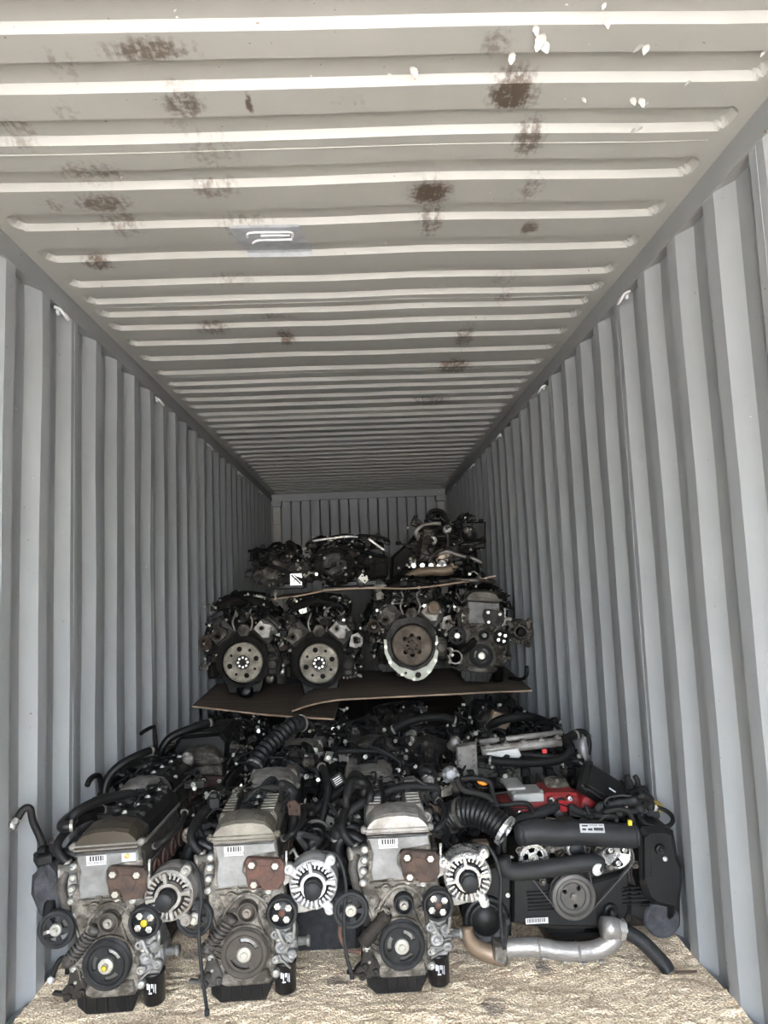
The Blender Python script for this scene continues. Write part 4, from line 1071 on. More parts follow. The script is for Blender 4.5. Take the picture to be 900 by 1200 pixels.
# corrugated intake pipe with clamps, left
pi_ = [tuple(Q(x, y, .08-.03*i)) for i, (x, y) in enumerate(((20, 235), (60, 215), (110, 215), (165, 240), (215, 280)))]
b = MB(); b.tube(pi_, .050, 20, 6, ribs=15, amp=.06); cp2 = b.build('corrugated_pipe', 'black_plastic', box_)
for k, rr in ((0, .056), (4, .056), (1, .054)):
    b = MB(); d = (Vector(pi_[min(4, k+1)])-Vector(pi_[max(0, k-1)])).normalized(); b.ring(pi_[k], d, [(rr-.006, -.008), (rr, -.008), (rr, .008), (rr-.006, .008)], 24); b.build('hose_clamp', 'bright_metal' if k == 4 else 'dark_alloy', cp2)
for pts, r_, dy in ([((45, 95), (55, 120), (75, 140), (120, 150), (160, 165), (178, 200), (190, 270), (195, 330), (188, 385), (165, 415)), .011, .02],
                   [((60, 100), (110, 95), (160, 108), (172, 150), (185, 185), (215, 190), (265, 185), (300, 190), (312, 220), (300, 235)), .010, .12],
                   [((170, 185), (200, 240), (212, 300), (212, 350), (220, 372)), .009, .0],
                   [((375, 172), (378, 200), (360, 228), (325, 235)), .008, .16], [((440, 195), (480, 215), (540, 228), (600, 230), (640, 215), (700, 205)), .014, .05],
                   [((560, 215), (610, 205), (650, 215), (668, 260), (672, 330)), .010, -.02], [((30, 340), (90, 330), (150, 345), (190, 370)), .012, .02]):
    hose(box_, [tuple(Q(x, y, dy)) for x, y in pts], r_, 'rubber', clamps=False)
b = MB(); b.tube([tuple(Q(x, y, -.01)) for x, y in ((195, 374), (215, 372), (245, 374))], .006, 8, 3); b.build('metal_pipe', 'bright_metal', box_)
b = MB(); q_ = Q(130, 330, .04); b.box(q_, (.06, .05, .03), .006); b.box(q_+Vector((-.01, -.02, -.025)), (.04, .03, .02), .004); b.build('bracket', 'hot_pipe', box_)
clutter(box_, random.Random(77), Q(70, 0).x, Q(690, 0).x, .10, .34, Q(0, 260, .2).z, Q(0, 215, .2).z, 3, 6, 7)
clutter(box_, random.Random(78), Q(430, 0).x, Q(790, 0).x, .02, .16, Q(0, 255, .1).z, Q(0, 190, .1).z, 3, 6, 7)
clutter(box_, random.Random(79), Q(0, 0).x, Q(200, 0).x, .05, .25, Q(0, 350, .1).z, Q(0, 130, .1).z, 3, 5, 6)
# sump, exhaust and the hose lying on the sawdust
b = MB(); b.prism(Qp([(350, 600), (500, 600), (500, 655), (470, 668), (390, 660), (360, 640)], .05), .05, .3, .01)
b.box((Q(440, 0).x, .15, .03), (.2, .25, .09), .01); b.build('oil_pan', 'pan_black', box_)
ex = [tuple(Q(x, y, -.07)) for x, y in ((215, 695), (262, 690), (330, 690), (400, 702), (470, 706), (530, 700), (575, 680), (600, 655), (592, 628), (575, 610))]
b = MB(); b.tube(ex, .031, 16, 5); ep = b.build('exhaust_pipe', 'pipe_silver', box_); ep['label'] = 'silver heat shielded exhaust pipe lying along the floor'
b = MB()
for k in (2, 4): b.ring(ex[k], (1, 0, 0), [(.030, -.006), (.0345, 0), (.030, .006)], 20)
for k in (2, 3, 4, 5): b.box(Vector(ex[k])+Vector((.02, -.01, -.034)), (.02, .012, .008), .002)
b.build('shield_seam', 'pipe_silver', ep)
q_ = Q(605, 625, -.07); b = MB(); b.lathe(q_, (1, .1, -.2), [(.036, -.05), (.038, -.02), (.036, 0), (.03, .02)], 20); b.build('pipe_elbow', 'pipe_silver', ep)
b = MB(); b.ring(Q(622, 628, -.07), (1, .1, -.1), [(.030, -.012), (.036, -.012), (.036, .012), (.030, .012)], 22); b.box(Q(622, 600, -.07), (.02, .012, .014), .003); b.build('hose_clamp', 'bright_metal', ep)
ec = [tuple(Q(x, y, -.03)) for x, y in ((82, 618), (84, 650), (105, 685), (150, 708), (215, 722))]
b = MB(); b.tube(ec, .030, 14, 5, taper=(.7, 1.15)); b.build('exhaust_collector', 'hot_pipe', box_)
b = MB(); b.prism(Qp([(178, 682), (222, 690), (222, 745), (214, 752), (178, 735)], -.09), -.10, -.03, .004); b.build('flange', 'dirty_aluminium', box_)
hp = [tuple(Q(x, y, dy)) for x, y, dy in ((625, 635, -.07), (660, 645, -.09), (700, 672, -.11), (740, 712, -.12), (775, 750, -.13), (788, 772, -.135))]
b = MB(); b.tube(hp, .025, 14, 5); dh = b.build('drain_hose', 'grey_rubber', box_)
b = MB(); b.lathe(hp[-1], Vector(hp[-1])-Vector(hp[-2]), [(.024, -.012), (.022, .006), (.014, .01), (0, .006)], 12); b.build('hose_end', 'dirty_aluminium', dh)
b = MB(); b.tube([tuple(Q(x, y, -.13)) for x, y in ((795, 772), (820, 776), (860, 776), (890, 774))], .004, 6, 3); b.build('wire_end', 'rust_brown', dh)

REAR_SHADE = 1

# ------------------------------------------------------------------ second and third rows on the floor
D1 = inline_engine(11, (-.93, 3.12, .02), -.02, 'second engine back along the left wall, dull silver cover under a black hose arc', 'engines in the rear floor rows', lean=-.02,
    o=dict(full=False, valve='aluminium', plate='dirty_aluminium', top='dark', alt=False, clutter=(1, 2, 3)))
hose(D1, [(-.12, -.02, .48), (-.14, -.03, .58), (-.12, .0, .655), (-.05, .05, .70), (.02, .15, .715)], .018, 'black_plastic')
b = MB(); b.tube([(-.20, .12, .4), (-.205, .1, .60), (-.21, .06, .635), (-.21, .0, .635), (-.21, -.03, .62)], .012, 8, 5); b.build('coolant_pipe', 'rubber', D1)
D2 = inline_engine(12, (-.83, 3.70, .02), .0, 'third engine back along the left wall, under a large black intake cover', 'engines in the rear floor rows',
    o=dict(full=False, valve='dirty_aluminium', plate='dirty_aluminium', top='plastic', alt=False, clutter=(5, 6, 6), length=.50))
hose(D2, [(-.17, .0, .45), (-.19, -.03, .57), (-.15, -.02, .67), (-.05, .03, .71), (.06, .1, .73)], .02, 'black_plastic')
b = MB(); b.tube([(-.24, .1, .55), (-.25, .1, .70), (-.25, .06, .72), (-.26, -.02, .72), (-.275, -.05, .71)], .010, 8, 5); b.build('coolant_pipe', 'rubber', D2)
E2 = inline_engine(13, (-.40, 3.16, .02), .0, 'engine behind the middle front engine, with a ribbed grey air hose', 'engines in the rear floor rows',
    o=dict(full=False, valve='aluminium', plate='dirty_aluminium', alt=False, clutter=(6, 8, 8)))
hose(E2, [(-.10, .14, .60), (-.06, .20, .66), (.0, .27, .705), (.06, .33, .745), (.11, .40, .745)], .036, 'grey_plastic', 'air_hose', ribs=14, seg=14)
E3 = inline_engine(14, (-.33, 3.74, .02), -.1, 'engine behind the ribbed grey hose, small silver cover end', 'engines in the rear floor rows',
    o=dict(full=False, valve='aluminium', plate='dirty_aluminium', alt=False, clutter=(5, 8, 9)))
C2 = inline_engine(15, (.02, 3.14, .02), .0, 'engine right behind the silver covered front engine, silver cover top', 'engines in the rear floor rows',
    o=dict(full=False, valve='aluminium', plate='dirty_aluminium', alt=False, clutter=(5, 8, 8)))
C3 = inline_engine(16, (.05, 3.70, .03), .12, 'third engine back in the middle column, blackened cover', 'engines in the rear floor rows',
    o=dict(full=False, valve='dark_alloy', plate='dirty_aluminium', alt=False, clutter=(6, 8, 9)))

def gearbox(seed, loc, w=.5, h=.36, d=.36, label='', group=None, yaw=0, name='gearbox', mt='dark_alloy'):
    rng = random.Random(seed); R = rng.uniform
    root = empty(name, loc, (0, 0, yaw), label, 'gearbox', group)
    cx = -w*.12; cz = h*.5; n = 18
    pl = [(cx+h*.52*math.cos(2*PI*i/n)*(1+R(-.06, .06)), cz+h*.48*math.sin(2*PI*i/n)*(1+R(-.06, .06))) for i in range(n)]
    b = MB(); b.prism(pl, .02, d, .03)
    for i in range(n):
        a = 2*PI*i/n; b.box((cx+h*.40*math.cos(a), .025, cz+h*.36*math.sin(a)), (h*.3, .03, .008), .002, Matrix.Rotation(-a, 3, 'Y'))
    b.build('casing', mt, root)
    b = MB(); b.lathe((cx, .03, cz), (0, -1, 0), [(h*.30, -.02), (h*.29, .02), (h*.20, .035), (h*.18, .03), (h*.10, .05), (h*.05, .05), (h*.05, .03), (0, .03)], 24); b.build('end_cover', 'dirty_aluminium' if mt != 'cast_iron' else 'dark_alloy', root)
    b = MB(); b.box((w*.30, d*.45, h*.42), (w*.38, d*.7, h*.55), .02)
    for i in range(6): b.box((w*.14+w*.065*i, .06, h*.42), (.010, .04, h*.5), .002)
    for i in range(4): b.box((w*.30, .055, h*.22+h*.13*i), (w*.37, .03, .008), .002)
    b.build('gear_case', mt, root)
    b = MB(); b.box((w*.05, d*.5, .02), (w*.62, d*.6, .04), .008); b.build('sump', 'pan_black', root)
    bolts([(cx+h*.47*math.cos(2*PI*i/12), cz+h*.43*math.sin(2*PI*i/12)) for i in range(12)], .018, 'dark_alloy', root, .009, True)
    for i in range(3):
        x, z = R(-w*.4, w*.45), R(h*.25, h*.85); b = MB(); b.lathe((x, .05, z), (0, -1, 0), [(.035, -.02), (.035, .03), (.022, .04), (.02, .03), (0, .03)], 14); b.build('output_boss', rng.choice([mt, 'dirty_aluminium']), root)
    clutter(root, rng, -w*.5, w*.5, .0, d, h*.75, h*1.12, 4, 7, 8)
    clutter(root, rng, -w*.5, w*.5, -.03, .06, h*.15, h*.9, 2, 4, 5)
    return root
G1 = gearbox(21, (-.165, 2.98, .02), .40, .42, .40, 'dark gearbox with a round black oil filter between two front engines', mt='cast_iron')
b = MB(); b.ring((-.03, -.10, .437), (.1, -1, .1), [(.050, 0), (.056, .003), (.060, 0), (.056, -.003)], 26); b.build('filter_rim_gloss', 'aluminium', G1)  # pale ring stands in for the gloss on the black filter's edge
b = MB(); b.lathe((-.03, -.10, .437), (.1, -1, .1), [(.055, -.10), (.058, -.02), (.056, .0), (.046, .004), (.044, -.002), (.02, -.002), (.016, .004), (0, .004)], 26); o_ = b.build('oil_filter', 'pan_black', G1)
b = MB(); b.prism([(-.13, .0), (.13, .0), (.15, .18), (.13, .33), (.02, .36), (-.10, .33), (-.14, .2)], -.10, .02, .03); b.build('guard', 'dusty_blue', G1)
hose(G1, [(-.03, -.06, .25), (-.04, -.08, .38), (.0, -.05, .50), (.02, .02, .60), (-.02, .12, .66)], .016, 'rubber')
hose(G1, [(-.10, .0, .46), (-.04, .0, .50), (.06, .05, .56), (.14, .1, .60)], .02, 'rubber')
q_ = aty((396, 913), 2.98)-Vector((-.165, 2.98, .02)); b = MB(); b.T = Matrix.Translation(q_) @ Matrix.Rotation(-.5, 4, 'Y'); b.box((0, 0, 0), (.055, .04, .05), .004); o_ = b.build('connector', 'black_plastic', G1)
b = MB(); b.T = Matrix.Translation(q_) @ Matrix.Rotation(-.5, 4, 'Y')
for i in range(4): b.box((0, -.0215, -.012+.008*i), (.032, .001, .003))
b.build('connector_print', 'label_white', o_)
G2 = gearbox(22, (.36, 3.20, .02), .34, .50, .40, 'dark gearbox with hoses behind the corrugated intake pipe', mt='cast_iron')
q_ = aty((528, 908), 3.1)-Vector((.36, 3.20, .02)); b = MB(); b.lathe(q_, (0, -1, .2), [(.035, -.02), (.035, 0), (.028, .01), (.03, .016), (.016, .02), (0, .02)], 14)
for i in range(6): b.lathe(q_+Vector((.03*math.cos(i), -.01, .03*math.sin(i))), (0, -1, .2), [(.009, 0), (.009, .012), (0, .012)], 7)
b.build('throttle_body', 'clean_aluminium', G2)
G3 = gearbox(23, (-.64, 3.12, .02), .30, .50, .36, 'dark gearbox between the left engines, seen behind their alternators', mt='cast_iron')

# crosswise engine behind the flat four
TO = Vector((.75, 3.40, .02))
T1 = empty('crosswise_engine', TO, (0, 0, 0), 'crosswise engine with a long silver fuel rail behind the flat four', 'engine')
def W(zx, zy, dy=0.): return aty((380+zx*.3778, 800+zy*.3778), TO.y+dy)-TO
def Wp(p_, dy=0.): return [(W(x, y, dy).x, W(x, y, dy).z) for x, y in p_]
b = MB(); b.box((0, .16, .22), (.60, .28, .36), .02)
for i in range(8): b.box((-.28+.08*i, .015, .25), (.012, .03, .28), .003)
b.build('engine_block', 'cast_iron', T1)
b = MB(); b.box((0, .15, .03), (.5, .24, .06), .015); b.build('oil_pan', 'pan_black', T1)
b = MB(); b.prism(Wp([(440, 330), (440, 262), (520, 240), (790, 235), (800, 290), (800, 330)]), .0, .30, .012)
for i in range(5):
    q_ = W(470+80*i, 300); b.lathe((q_.x, .0, q_.z), (0, -1, .3), [(.03, -.01), (.028, .014), (.014, .018), (0, .018)], 12)
b.build('cylinder_head', 'dark_alloy', T1)
b = MB(); b.prism(Wp([(408, 195), (470, 185), (475, 285), (415, 290)], .0), -.03, .02, .006)
for i in range(5): q_ = W(418, 205+17*i); bolt(b, q_.x, -.03, q_.z, .007); q_ = W(462, 205+17*i); bolt(b, q_.x, -.03, q_.z, .007)
b.build('end_bracket', 'aluminium', T1)
b = MB(); a_, c_ = W(488, 212, .02), W(735, 182, .02); b.tube([a_, a_.lerp(c_, .5), c_], .022, 12, 3)
b.tube([a_+Vector((.0, .05, .03)), c_+Vector((.02, .05, .03))], .014, 10, 1)
for t in (.08, .3, .52, .74, .95):
    p_ = a_.lerp(c_, t); b.box(p_+Vector((0, -.005, .02)), (.03, .04, .012), .003); bolt(b, p_.x, p_.y-.01, p_.z+.026, .007, (0, 0, 1))
b.build('fuel_rail', 'aluminium', T1)
b = MB(); b.prism(Wp([(500, 215), (600, 200), (612, 225), (590, 245), (530, 240), (505, 235)], -.01), -.02, .02, .005); b.build('rail_bracket', 'clean_aluminium', T1)
hose(T1, [W(505, 238, -.03), W(560, 246, -.05), (W(650, 248, -.05)), W(730, 238, -.05), W(765, 205, -.04), W(750, 175, .0), W(790, 160, .03)], .020, 'rubber')
for zx in (622, 695, 762):
    q_ = W(zx, 275, -.02); b = MB(); b.box(q_, (.045, .05, .045), .008); b.box(q_+Vector((0, 0, .035)), (.03, .035, .035), .006); b.lathe(q_+Vector((0, -.02, -.02)), (0, -.5, -1), [(.02, 0), (.022, .03), (.014, .05), (0, .05)], 12); b.build('ignition_coil', 'black_plastic', T1)
q_ = W(683, 212, -.03); b = MB(); b.box(q_, (.026, .02, .02), .004); b.build('red_clip', 'red_plastic', T1)
q_ = W(690, 148, .12); b = MB(); b.ring(q_, (.1, -.5, 1), [(.052, 0), (.064, .004), (.064, .012), (.052, .014)], 24); b.lathe(q_, (.1, -.5, 1), [(.03, 0), (.03, .01), (0, .012)], 14); b.build('pulley', 'black_plastic', T1)
q_ = W(815, 205, .05); b = MB(); b.lathe(q_, (.9, -.5, .1), [(.055, -.02), (.055, .0), (.045, .004), (.02, .004), (0, .006)], 22); b.build('end_pulley', 'clean_aluminium', T1)
hose(T1, [W(760, 160, .1), W(790, 150, .08), W(815, 160, .08), W(822, 200, .06), (W(810, 240, .06))], .012, 'rubber')
clutter(T1, random.Random(31), W(400, 0).x, W(800, 0).x, .05, .30, .50, .66, 7, 10, 12)
clutter(T1, random.Random(32), W(420, 0).x, W(790, 0).x, -.03, .03, W(0, 330).z, W(0, 260).z, 2, 5, 6)

# fourth row: engines under the first plywood
X4 = [inline_engine(41, (-.82, 4.36, .02), .05, 'engine under the left plywood sheet near the left wall', 'engines under the plywood', o=dict(full=False, valve='dark_alloy', plate='dirty_aluminium', alt=False, clutter=(4, 4, 5))),
      inline_engine(42, (-.30, 4.34, .02), -.08, 'engine under the left corner of the middle plywood sheet', 'engines under the plywood', o=dict(full=False, valve='dark_alloy', plate='dirty_aluminium', alt=False, clutter=(4, 6, 6))),
      inline_engine(43, (.24, 4.30, .02), .1, 'engine under the middle of the long plywood sheet', 'engines under the plywood', o=dict(full=False, valve='dirty_aluminium', plate='dirty_aluminium', alt=False, clutter=(4, 6, 6))),
      inline_engine(44, (.80, 4.36, .02), -.05, 'engine under the right end of the long plywood sheet', 'engines under the plywood', o=dict(full=False, valve='dark_alloy', plate='dirty_aluminium', alt=False, clutter=(4, 5, 6)))]
# tangles in front of the plywood edge
G4 = gearbox(24, (.38, 3.90, .02), .42, .58, .34, 'dark gearbox with yellowish caps under the right plywood edge', mt='cast_iron')
q_ = aty((585, 846), 3.90)-Vector((.38, 3.90, .02)); b = MB(); b.T = Matrix.Translation(q_) @ Matrix.Rotation(.5, 4, 'Y'); b.prism([(-.05, -.04), (.05, -.04), (.06, .02), (.02, .05), (-.05, .04)], 0, .05, .008); b.build('heat_shield', 'hot_pipe', G4)
G5 = gearbox(25, (.87, 3.92, .02), .42, .56, .34, 'dark gearbox beside the right wall behind the crosswise engine', mt='cast_iron')
hose(G5, [(-.22, -.03, .60), (-.14, -.08, .66), (.0, -.08, .67), (.12, -.02, .62), (.2, .05, .56)], .024, 'rubber')
hose(G4, [(-.25, -.05, .62), (-.12, -.06, .68), (.02, -.06, .69), (.12, -.04, .66)], .022, 'rubber')
G6 = gearbox(26, (-.62, 4.16, .02), .30, .54, .3, 'dark gearbox under the front edge of the left plywood', mt='cast_iron')

# ------------------------------------------------------------------ plywood sheets
def sheet(front, back, t, name, label, sag=0.):
    """front/back: lists of points left to right; the sheet follows them"""
    n = 16; Fp = catmull(front, 6) if len(front) > 2 else [Vector(front[0]).lerp(Vector(front[1]), i/12) for i in range(13)]
    n = len(Fp); Bp = [Vector(back[0]).lerp(Vector(back[1]), i/(n-1)) for i in range(n)]
    rows = 6; V = []
    for j in range(rows):
        for i in range(n):
            p_ = Fp[i].lerp(Bp[i], j/(rows-1)); p_.z += sag*math.sin(PI*j/(rows-1)); V.append(p_)
    m = len(V); V2 = V+[p_-Vector((0, 0, t)) for p_ in V]; Fs = []
    for j in range(rows-1):
        for i in range(n-1):
            a = j*n+i; Fs.append((a, a+1, a+n+1, a+n)); Fs.append((a+m, a+n+m, a+n+1+m, a+1+m))
    b = MB(); b.add(V2, Fs); k = len(b.f); b.m = 1; E_ = []
    for i in range(n-1): E_.append((i, i+m, i+1+m, i+1)); q = (rows-1)*n+i; E_.append((q, q+1, q+1+m, q+m))
    for j in range(rows-1): a = j*n; E_.append((a, a+n, a+n+m, a+m)); a += n-1; E_.append((a, a+m, a+n+m, a+n))
    o0 = len(b.v)-len(V2); b.f += [[x for x in f] for f in E_]; b.mi += [1]*len(E_); b.sm += [False]*len(E_)
    return tag(b.build(name, ['plywood', 'ply_edge']), label, 'plywood')
sheet([aty((225, 827), 4.50), aty((262, 831), 4.40), aty((305, 836), 4.30), aty((350, 839.5), 4.20), aty((392, 842), 4.14)], [(-1.10, 5.45, .735), (-.15, 5.35, .70)], .010, 'plywood_sheet', 'left plywood sheet under two flexplate engines, its corner at the left wall')
sheet([aty((342, 832.5), 4.08), aty((365, 825), 4.18), aty((395, 819.5), 4.26), aty((430, 817.5), 4.32), aty((480, 815), 4.36), aty((530, 812.5), 4.38), aty((580, 810), 4.40), aty((624, 808.5), 4.40)], [(-.30, 5.6, .765), (1.10, 5.6, .75)], .010, 'plywood_sheet', 'long warped plywood sheet on the floor engines, lifted left corner')
z3 = 1.405
sheet([aty((318, 701), 4.85), aty((346, 698), 4.82), aty((372, 693), 4.80), aty((390, 690), 4.8)], [(-.65, 6.0, 1.375), (-.15, 6.0, 1.40)], .010, 'plywood_sheet', 'short upper plywood board at the left under the gearboxes')
sheet([aty((378, 691), 4.74), aty((410, 689), 4.72), aty((440, 688), 4.70), aty((471, 689), 4.70), aty((500, 687), 4.70), aty((530, 683), 4.70), aty((556, 679), 4.70), aty((581, 674), 4.70)], [(-.30, 6.0, 1.39), (.98, 6.0, 1.43)], .010, 'plywood_sheet', 'upper plywood sheet curving up at its right end')

REAR_SHADE = 2
# ------------------------------------------------------------------ second layer: V engines seen from the flexplate end
def v_engine(seed, loc, label, bell=False, group=None, lean=0):
    rng = random.Random(seed); R = rng.uniform; cz = .205
    root = empty('v_engine', loc, (0, lean, 0), label, 'engine', group)
    b = MB(); b.prism([(-.11, .0), (.10, .0), (.12, .04), (.13, .11), (-.13, .11), (-.12, .04)], .03, .40, .01); b.lathe((-.0, .06, .02), (0, -1, .4), [(.06, -.03), (.058, .03), (.04, .04), (0, .042)], 16); b.build('oil_pan', 'pan_black', root)
    b = MB(); b.prism([(-.17, .10), (.17, .10), (.20, .22), (.24, .30), (.17, .38), (.05, .42), (-.05, .42), (-.17, .38), (-.24, .30), (-.20, .22)], .04, .42, .012); b.build('engine_block', 'cast_iron', root)
    # bell mounting flange
    n = 16; out = [(.168*math.cos(2*PI*i/n+.2)*(1.06 if i % 3 else .98), cz+.168*math.sin(2*PI*i/n+.2)) for i in range(n)]
    if bell: out = [(-.155, .30), (-.105, .37), (-.03, .385), (.05, .385), (.105, .37), (.15, .31), (.165, .22), (.155, .12), (.115, .04), (.07, .0), (.03, -.018), (-.03, -.012), (-.09, .02), (-.14, .06), (-.172, .13), (-.178, .22)]
    b = MB(); b.plate(out, [circ(0, cz, .142, 24)], -.015, .04); b.build('bell_flange', 'cast_iron' if not bell else 'dark_alloy', root)
    if bell:
        A_ = [(.168, .26), (.172, .18), (.158, .10), (.118, .03), (.07, -.012), (.03, -.024), (.0, -.02), (-.04, -.008), (-.10, .03), (-.15, .08), (-.182, .16), (-.186, .25)]
        I_ = [(-.168, .25), (-.162, .17), (-.135, .11), (-.09, .07), (-.055, .06), (-.03, .052), (-.0, .04), (.03, .048), (.06, .06), (.09, .07), (.135, .12), (.155, .18), (.158, .26)]
        b = MB(); b.plate(A_+I_, [circ(.03, .012, .021, 12), circ(-.05, .028, .010, 8)], -.035, -.01)
        o_ = b.build('bell_housing', 'white_alloy', root); o_['label'] = 'pale cream bell housing rim'
        bolts([(.16, .21), (.148, .10), (.10, .03), (.0, -.012), (-.075, .02), (-.15, .10), (-.174, .2)], -.036, 'zinc', o_, .007)
    r_ = .128 if not bell else .132
    fm = 'flywheel' if not bell else 'flywheel_brown'
    nh = 8; hl = []
    if bell: hl = [circ(.062*math.cos(a), cz+.062*math.sin(a), .016, 10) for a in (.75, 1.57, 2.4, 3.9, 4.71, 5.5)]
    else: hl = [circ(.088*math.cos(2*PI*i/nh+.25), cz+.088*math.sin(2*PI*i/nh+.25), .0175 if i % 2 == 0 else .010, 10) for i in range(nh)]
    b = MB(); b.plate(circ(0, cz, r_*.96, 36), hl, -.030, -.024)
    b.ring((0, -.022, cz), (0, -1, 0), [(r_*.93, -.004), (r_, -.004), (r_, .010), (r_*.97, .013), (r_*.93, .010)], 40)
    b.ring((0, -.030, cz), (0, -1, 0), [(.050, -.002), (.054, .004), (.058, -.002)], 28)
    fw_ = b.build('flexplate', fm, root)
    b = MB(); b.lathe((0, -.030, cz), (0, -1, 0), [(.046, -.004), (.046, .003), (.043, .005), (.016, .005), (.014, .012), (.006, .012), (0, .006)], 24); b.build('centre_hub', 'dark_alloy' if not bell else 'flywheel_brown', fw_)
    bolts([(.031*math.cos(2*PI*i/8), cz+.031*math.sin(2*PI*i/8)) for i in range(8)], -.034, 'bright_metal' if not bell else 'dirty_aluminium', fw_, .0055)
    # heads at forty five degrees and their silver covers
    for s in (-1, 1):
        T = Matrix.Translation((s*.155, .0, cz+.205)) @ Matrix.Rotation(s*.75, 4, 'Y')
        b = MB(); b.T = T; b.box((0, .22, -.03), (.15, .38, .10), .012); b.prism([(-.075, -.07), (.075, -.07), (.075, .03), (.03, .05), (-.03, .05), (-.075, .03)], .01, .05, .006); b.build('cylinder_head', 'dark_alloy', root)
        b = MB(); b.T = T
        b.prism([(-.07, -.055), (.02, -.06), (.05, -.03), (.03, .01), (.045, .035), (.0, .045), (-.04, .02), (-.07, .025)], -.018, .02, .006)
        b.lathe((-.03, -.012, -.015), (0, -1, 0), [(.026, 0), (.024, .010), (.014, .012), (.012, .006), (0, .006)], 14); b.lathe((.02, -.012, .02), (0, -1, 0), [(.012, 0), (.010, .014), (0, .014)], 10)
        b.build('head_end_plate', 'aluminium' if s > 0 else 'dirty_aluminium', root)
        b = MB(); b.T = T; b.box((0, .22, .05), (.14, .34, .06), .018)
        for i in range(3): b.lathe((0, .09+.1*i, .08), (0, 0, 1), [(.016, 0), (.014, .02), (0, .022)], 9)
        b.build('rocker_cover', 'dark_alloy', root)
        b = MB(); b.plate([(s*.20, cz+.10), (s*.24, cz+.085), (s*.285, cz+.10), (s*.29, cz+.15), (s*.26, cz+.185), (s*.215, cz+.17)], [circ(s*.247, cz+.135, .020, 12)], -.01, .006)
        b.lathe((s*.247, .02, cz+.135), (0, -1, 0), [(.026, -.02), (.026, .03), (.021, .03), (.021, -.01), (0, -.01)], 14); b.build('exhaust_flange', 'rust_brown' if s < 0 else 'aluminium', root)
    b = MB(); b.prism(circ(.005, cz+.205, .045, 6), -.012, .02, .005); b.build('centre_plate', 'dirty_aluminium', root)
    for (x0, x1) in ((-.05, -.045), (.05, .06)):
        b = MB(); b.tube([(x0, -.005, cz+.20), (x0*1.3, -.012, cz+.26), (x0*.9, -.0, cz+.32), (x1*1.6, .05, cz+.37)], .007, 7, 4); b.build('coolant_pipe', 'aluminium', root)
    b = MB(); b.tube([(-.17, .05, cz+.36), (-.05, .03, cz+.40), (.08, .04, cz+.39), (.17, .07, cz+.34)], .030, 12, 4); b.tube([(-.13, .1, cz+.40), (-.03, .2, cz+.43), (.12, .2, cz+.41)], .034, 10, 4)
    b.build('intake_manifold', 'cast_iron', root)
    if bell:
        b = MB(); b.lathe((.155, -.01, cz+.235), (.3, -1, .2), [(.045, -.02), (.047, .01), (.036, .016), (.02, .012), (0, .014)], 16); b.build('yellow_cap', 'hot_pipe', root)
    b = MB(); b.box((.19, .02, cz-.03), (.08, .10, .14), .02); b.lathe((.19, -.03, cz-.02), (0, -1, 0), [(.035, -.02), (.033, .02), (.02, .024), (0, .02)], 14); b.build('starter_motor', 'dark_alloy' if not bell else 'dirty_aluminium', root)
    b = MB(); b.box((-.20, .03, cz-.05), (.06, .10, .10), .02); b.build('side_mount', 'cast_iron', root)
    clutter(root, rng, -.22, .22, -.02, .15, cz+.27, cz+.44, 6, 10, 12)
    clutter(root, rng, -.26, -.16, .0, .12, cz-.08, cz+.25, 1, 3, 3); clutter(root, rng, .15, .27, .0, .12, cz-.10, cz+.20, 2, 3, 4)
    return root
f_ = aty((285, 776), 4.72); g_ = aty((374, 777), 4.72); h_ = aty((483, 756), 4.72); i_ = aty((564, 768), 4.66)
v_engine(51, (f_.x, 4.74, f_.z-.205), 'leftmost V engine on the plywood, pale flexplate with round holes', group='V engines on the plywood')
v_engine(52, (g_.x, 4.74, g_.z-.205), 'second V engine from the left on the plywood, pale flexplate facing out', group='V engines on the plywood')
v_engine(53, (h_.x, 4.74, h_.z-.205), 'V engine with brown flexplate inside a pale cream bell housing rim', True, group='V engines on the plywood')
I1 = inline_engine(54, (i_.x-.02, 4.68, i_.z-ZC), .0, 'inline engine on the plywood nearest the right wall, tilted, silver cover', lean=.10,
    o=dict(full=False, cover='dirty_aluminium', plate='plate_alu', bracket='dark_alloy', valve='olive_cover', altmat='dirty_aluminium', altpos=(.25, .37), lead=0, tens='damper', clutter=(5, 5, 6)))
b = MB(); b.ring((-.165, -.01, .17), (0, -1, 0), [(.036, 0), (.045, 0), (.045, .012), (.036, .012)], 18)
for a in (.8, 2.3, 3.9, 5.4): b.lathe((-.165+.052*math.cos(a), -.005, .17+.052*math.sin(a)), (0, -1, 0), [(.012, 0), (.011, .012), (0, .012)], 8)
b.build('throttle_flange', 'aluminium', I1)
b = MB(); b.tube([(-.20, .05, .66), (-.05, .03, .675), (.07, .02, .67)], .014, 8, 3); b.box((-.07, .04, .672), (.30, .05, .02), .004); b.build('cover_rail', 'dirty_aluminium', I1)
b = MB(); b.tube([(.20, .05, .05), (.27, .0, .05), (.30, -.02, .08), (.30, -.02, .14)], .012, 7, 4); b.build('hook', 'black_plastic', I1)
# row added behind them to keep the gaps dark
for k, (x, lab) in enumerate(((-.80, 'engine added to darken the gap behind the leftmost V engine'), (-.30, 'engine added to darken the gap behind the second V engine'), (.22, 'engine added to darken the gap behind the bell housing engine'), (.76, 'engine added to darken the gap behind the tilted inline engine'))):
    v = inline_engine(61+k, (x, 5.32, .765), .0, lab, 'engines added to darken gaps on the plywood', o=dict(full=False, valve='dark_alloy', plate='dirty_aluminium', cover='dark_alloy', alt=False, clutter=(2, 2, 2)))
    v.scale = (.88, .88, .88)

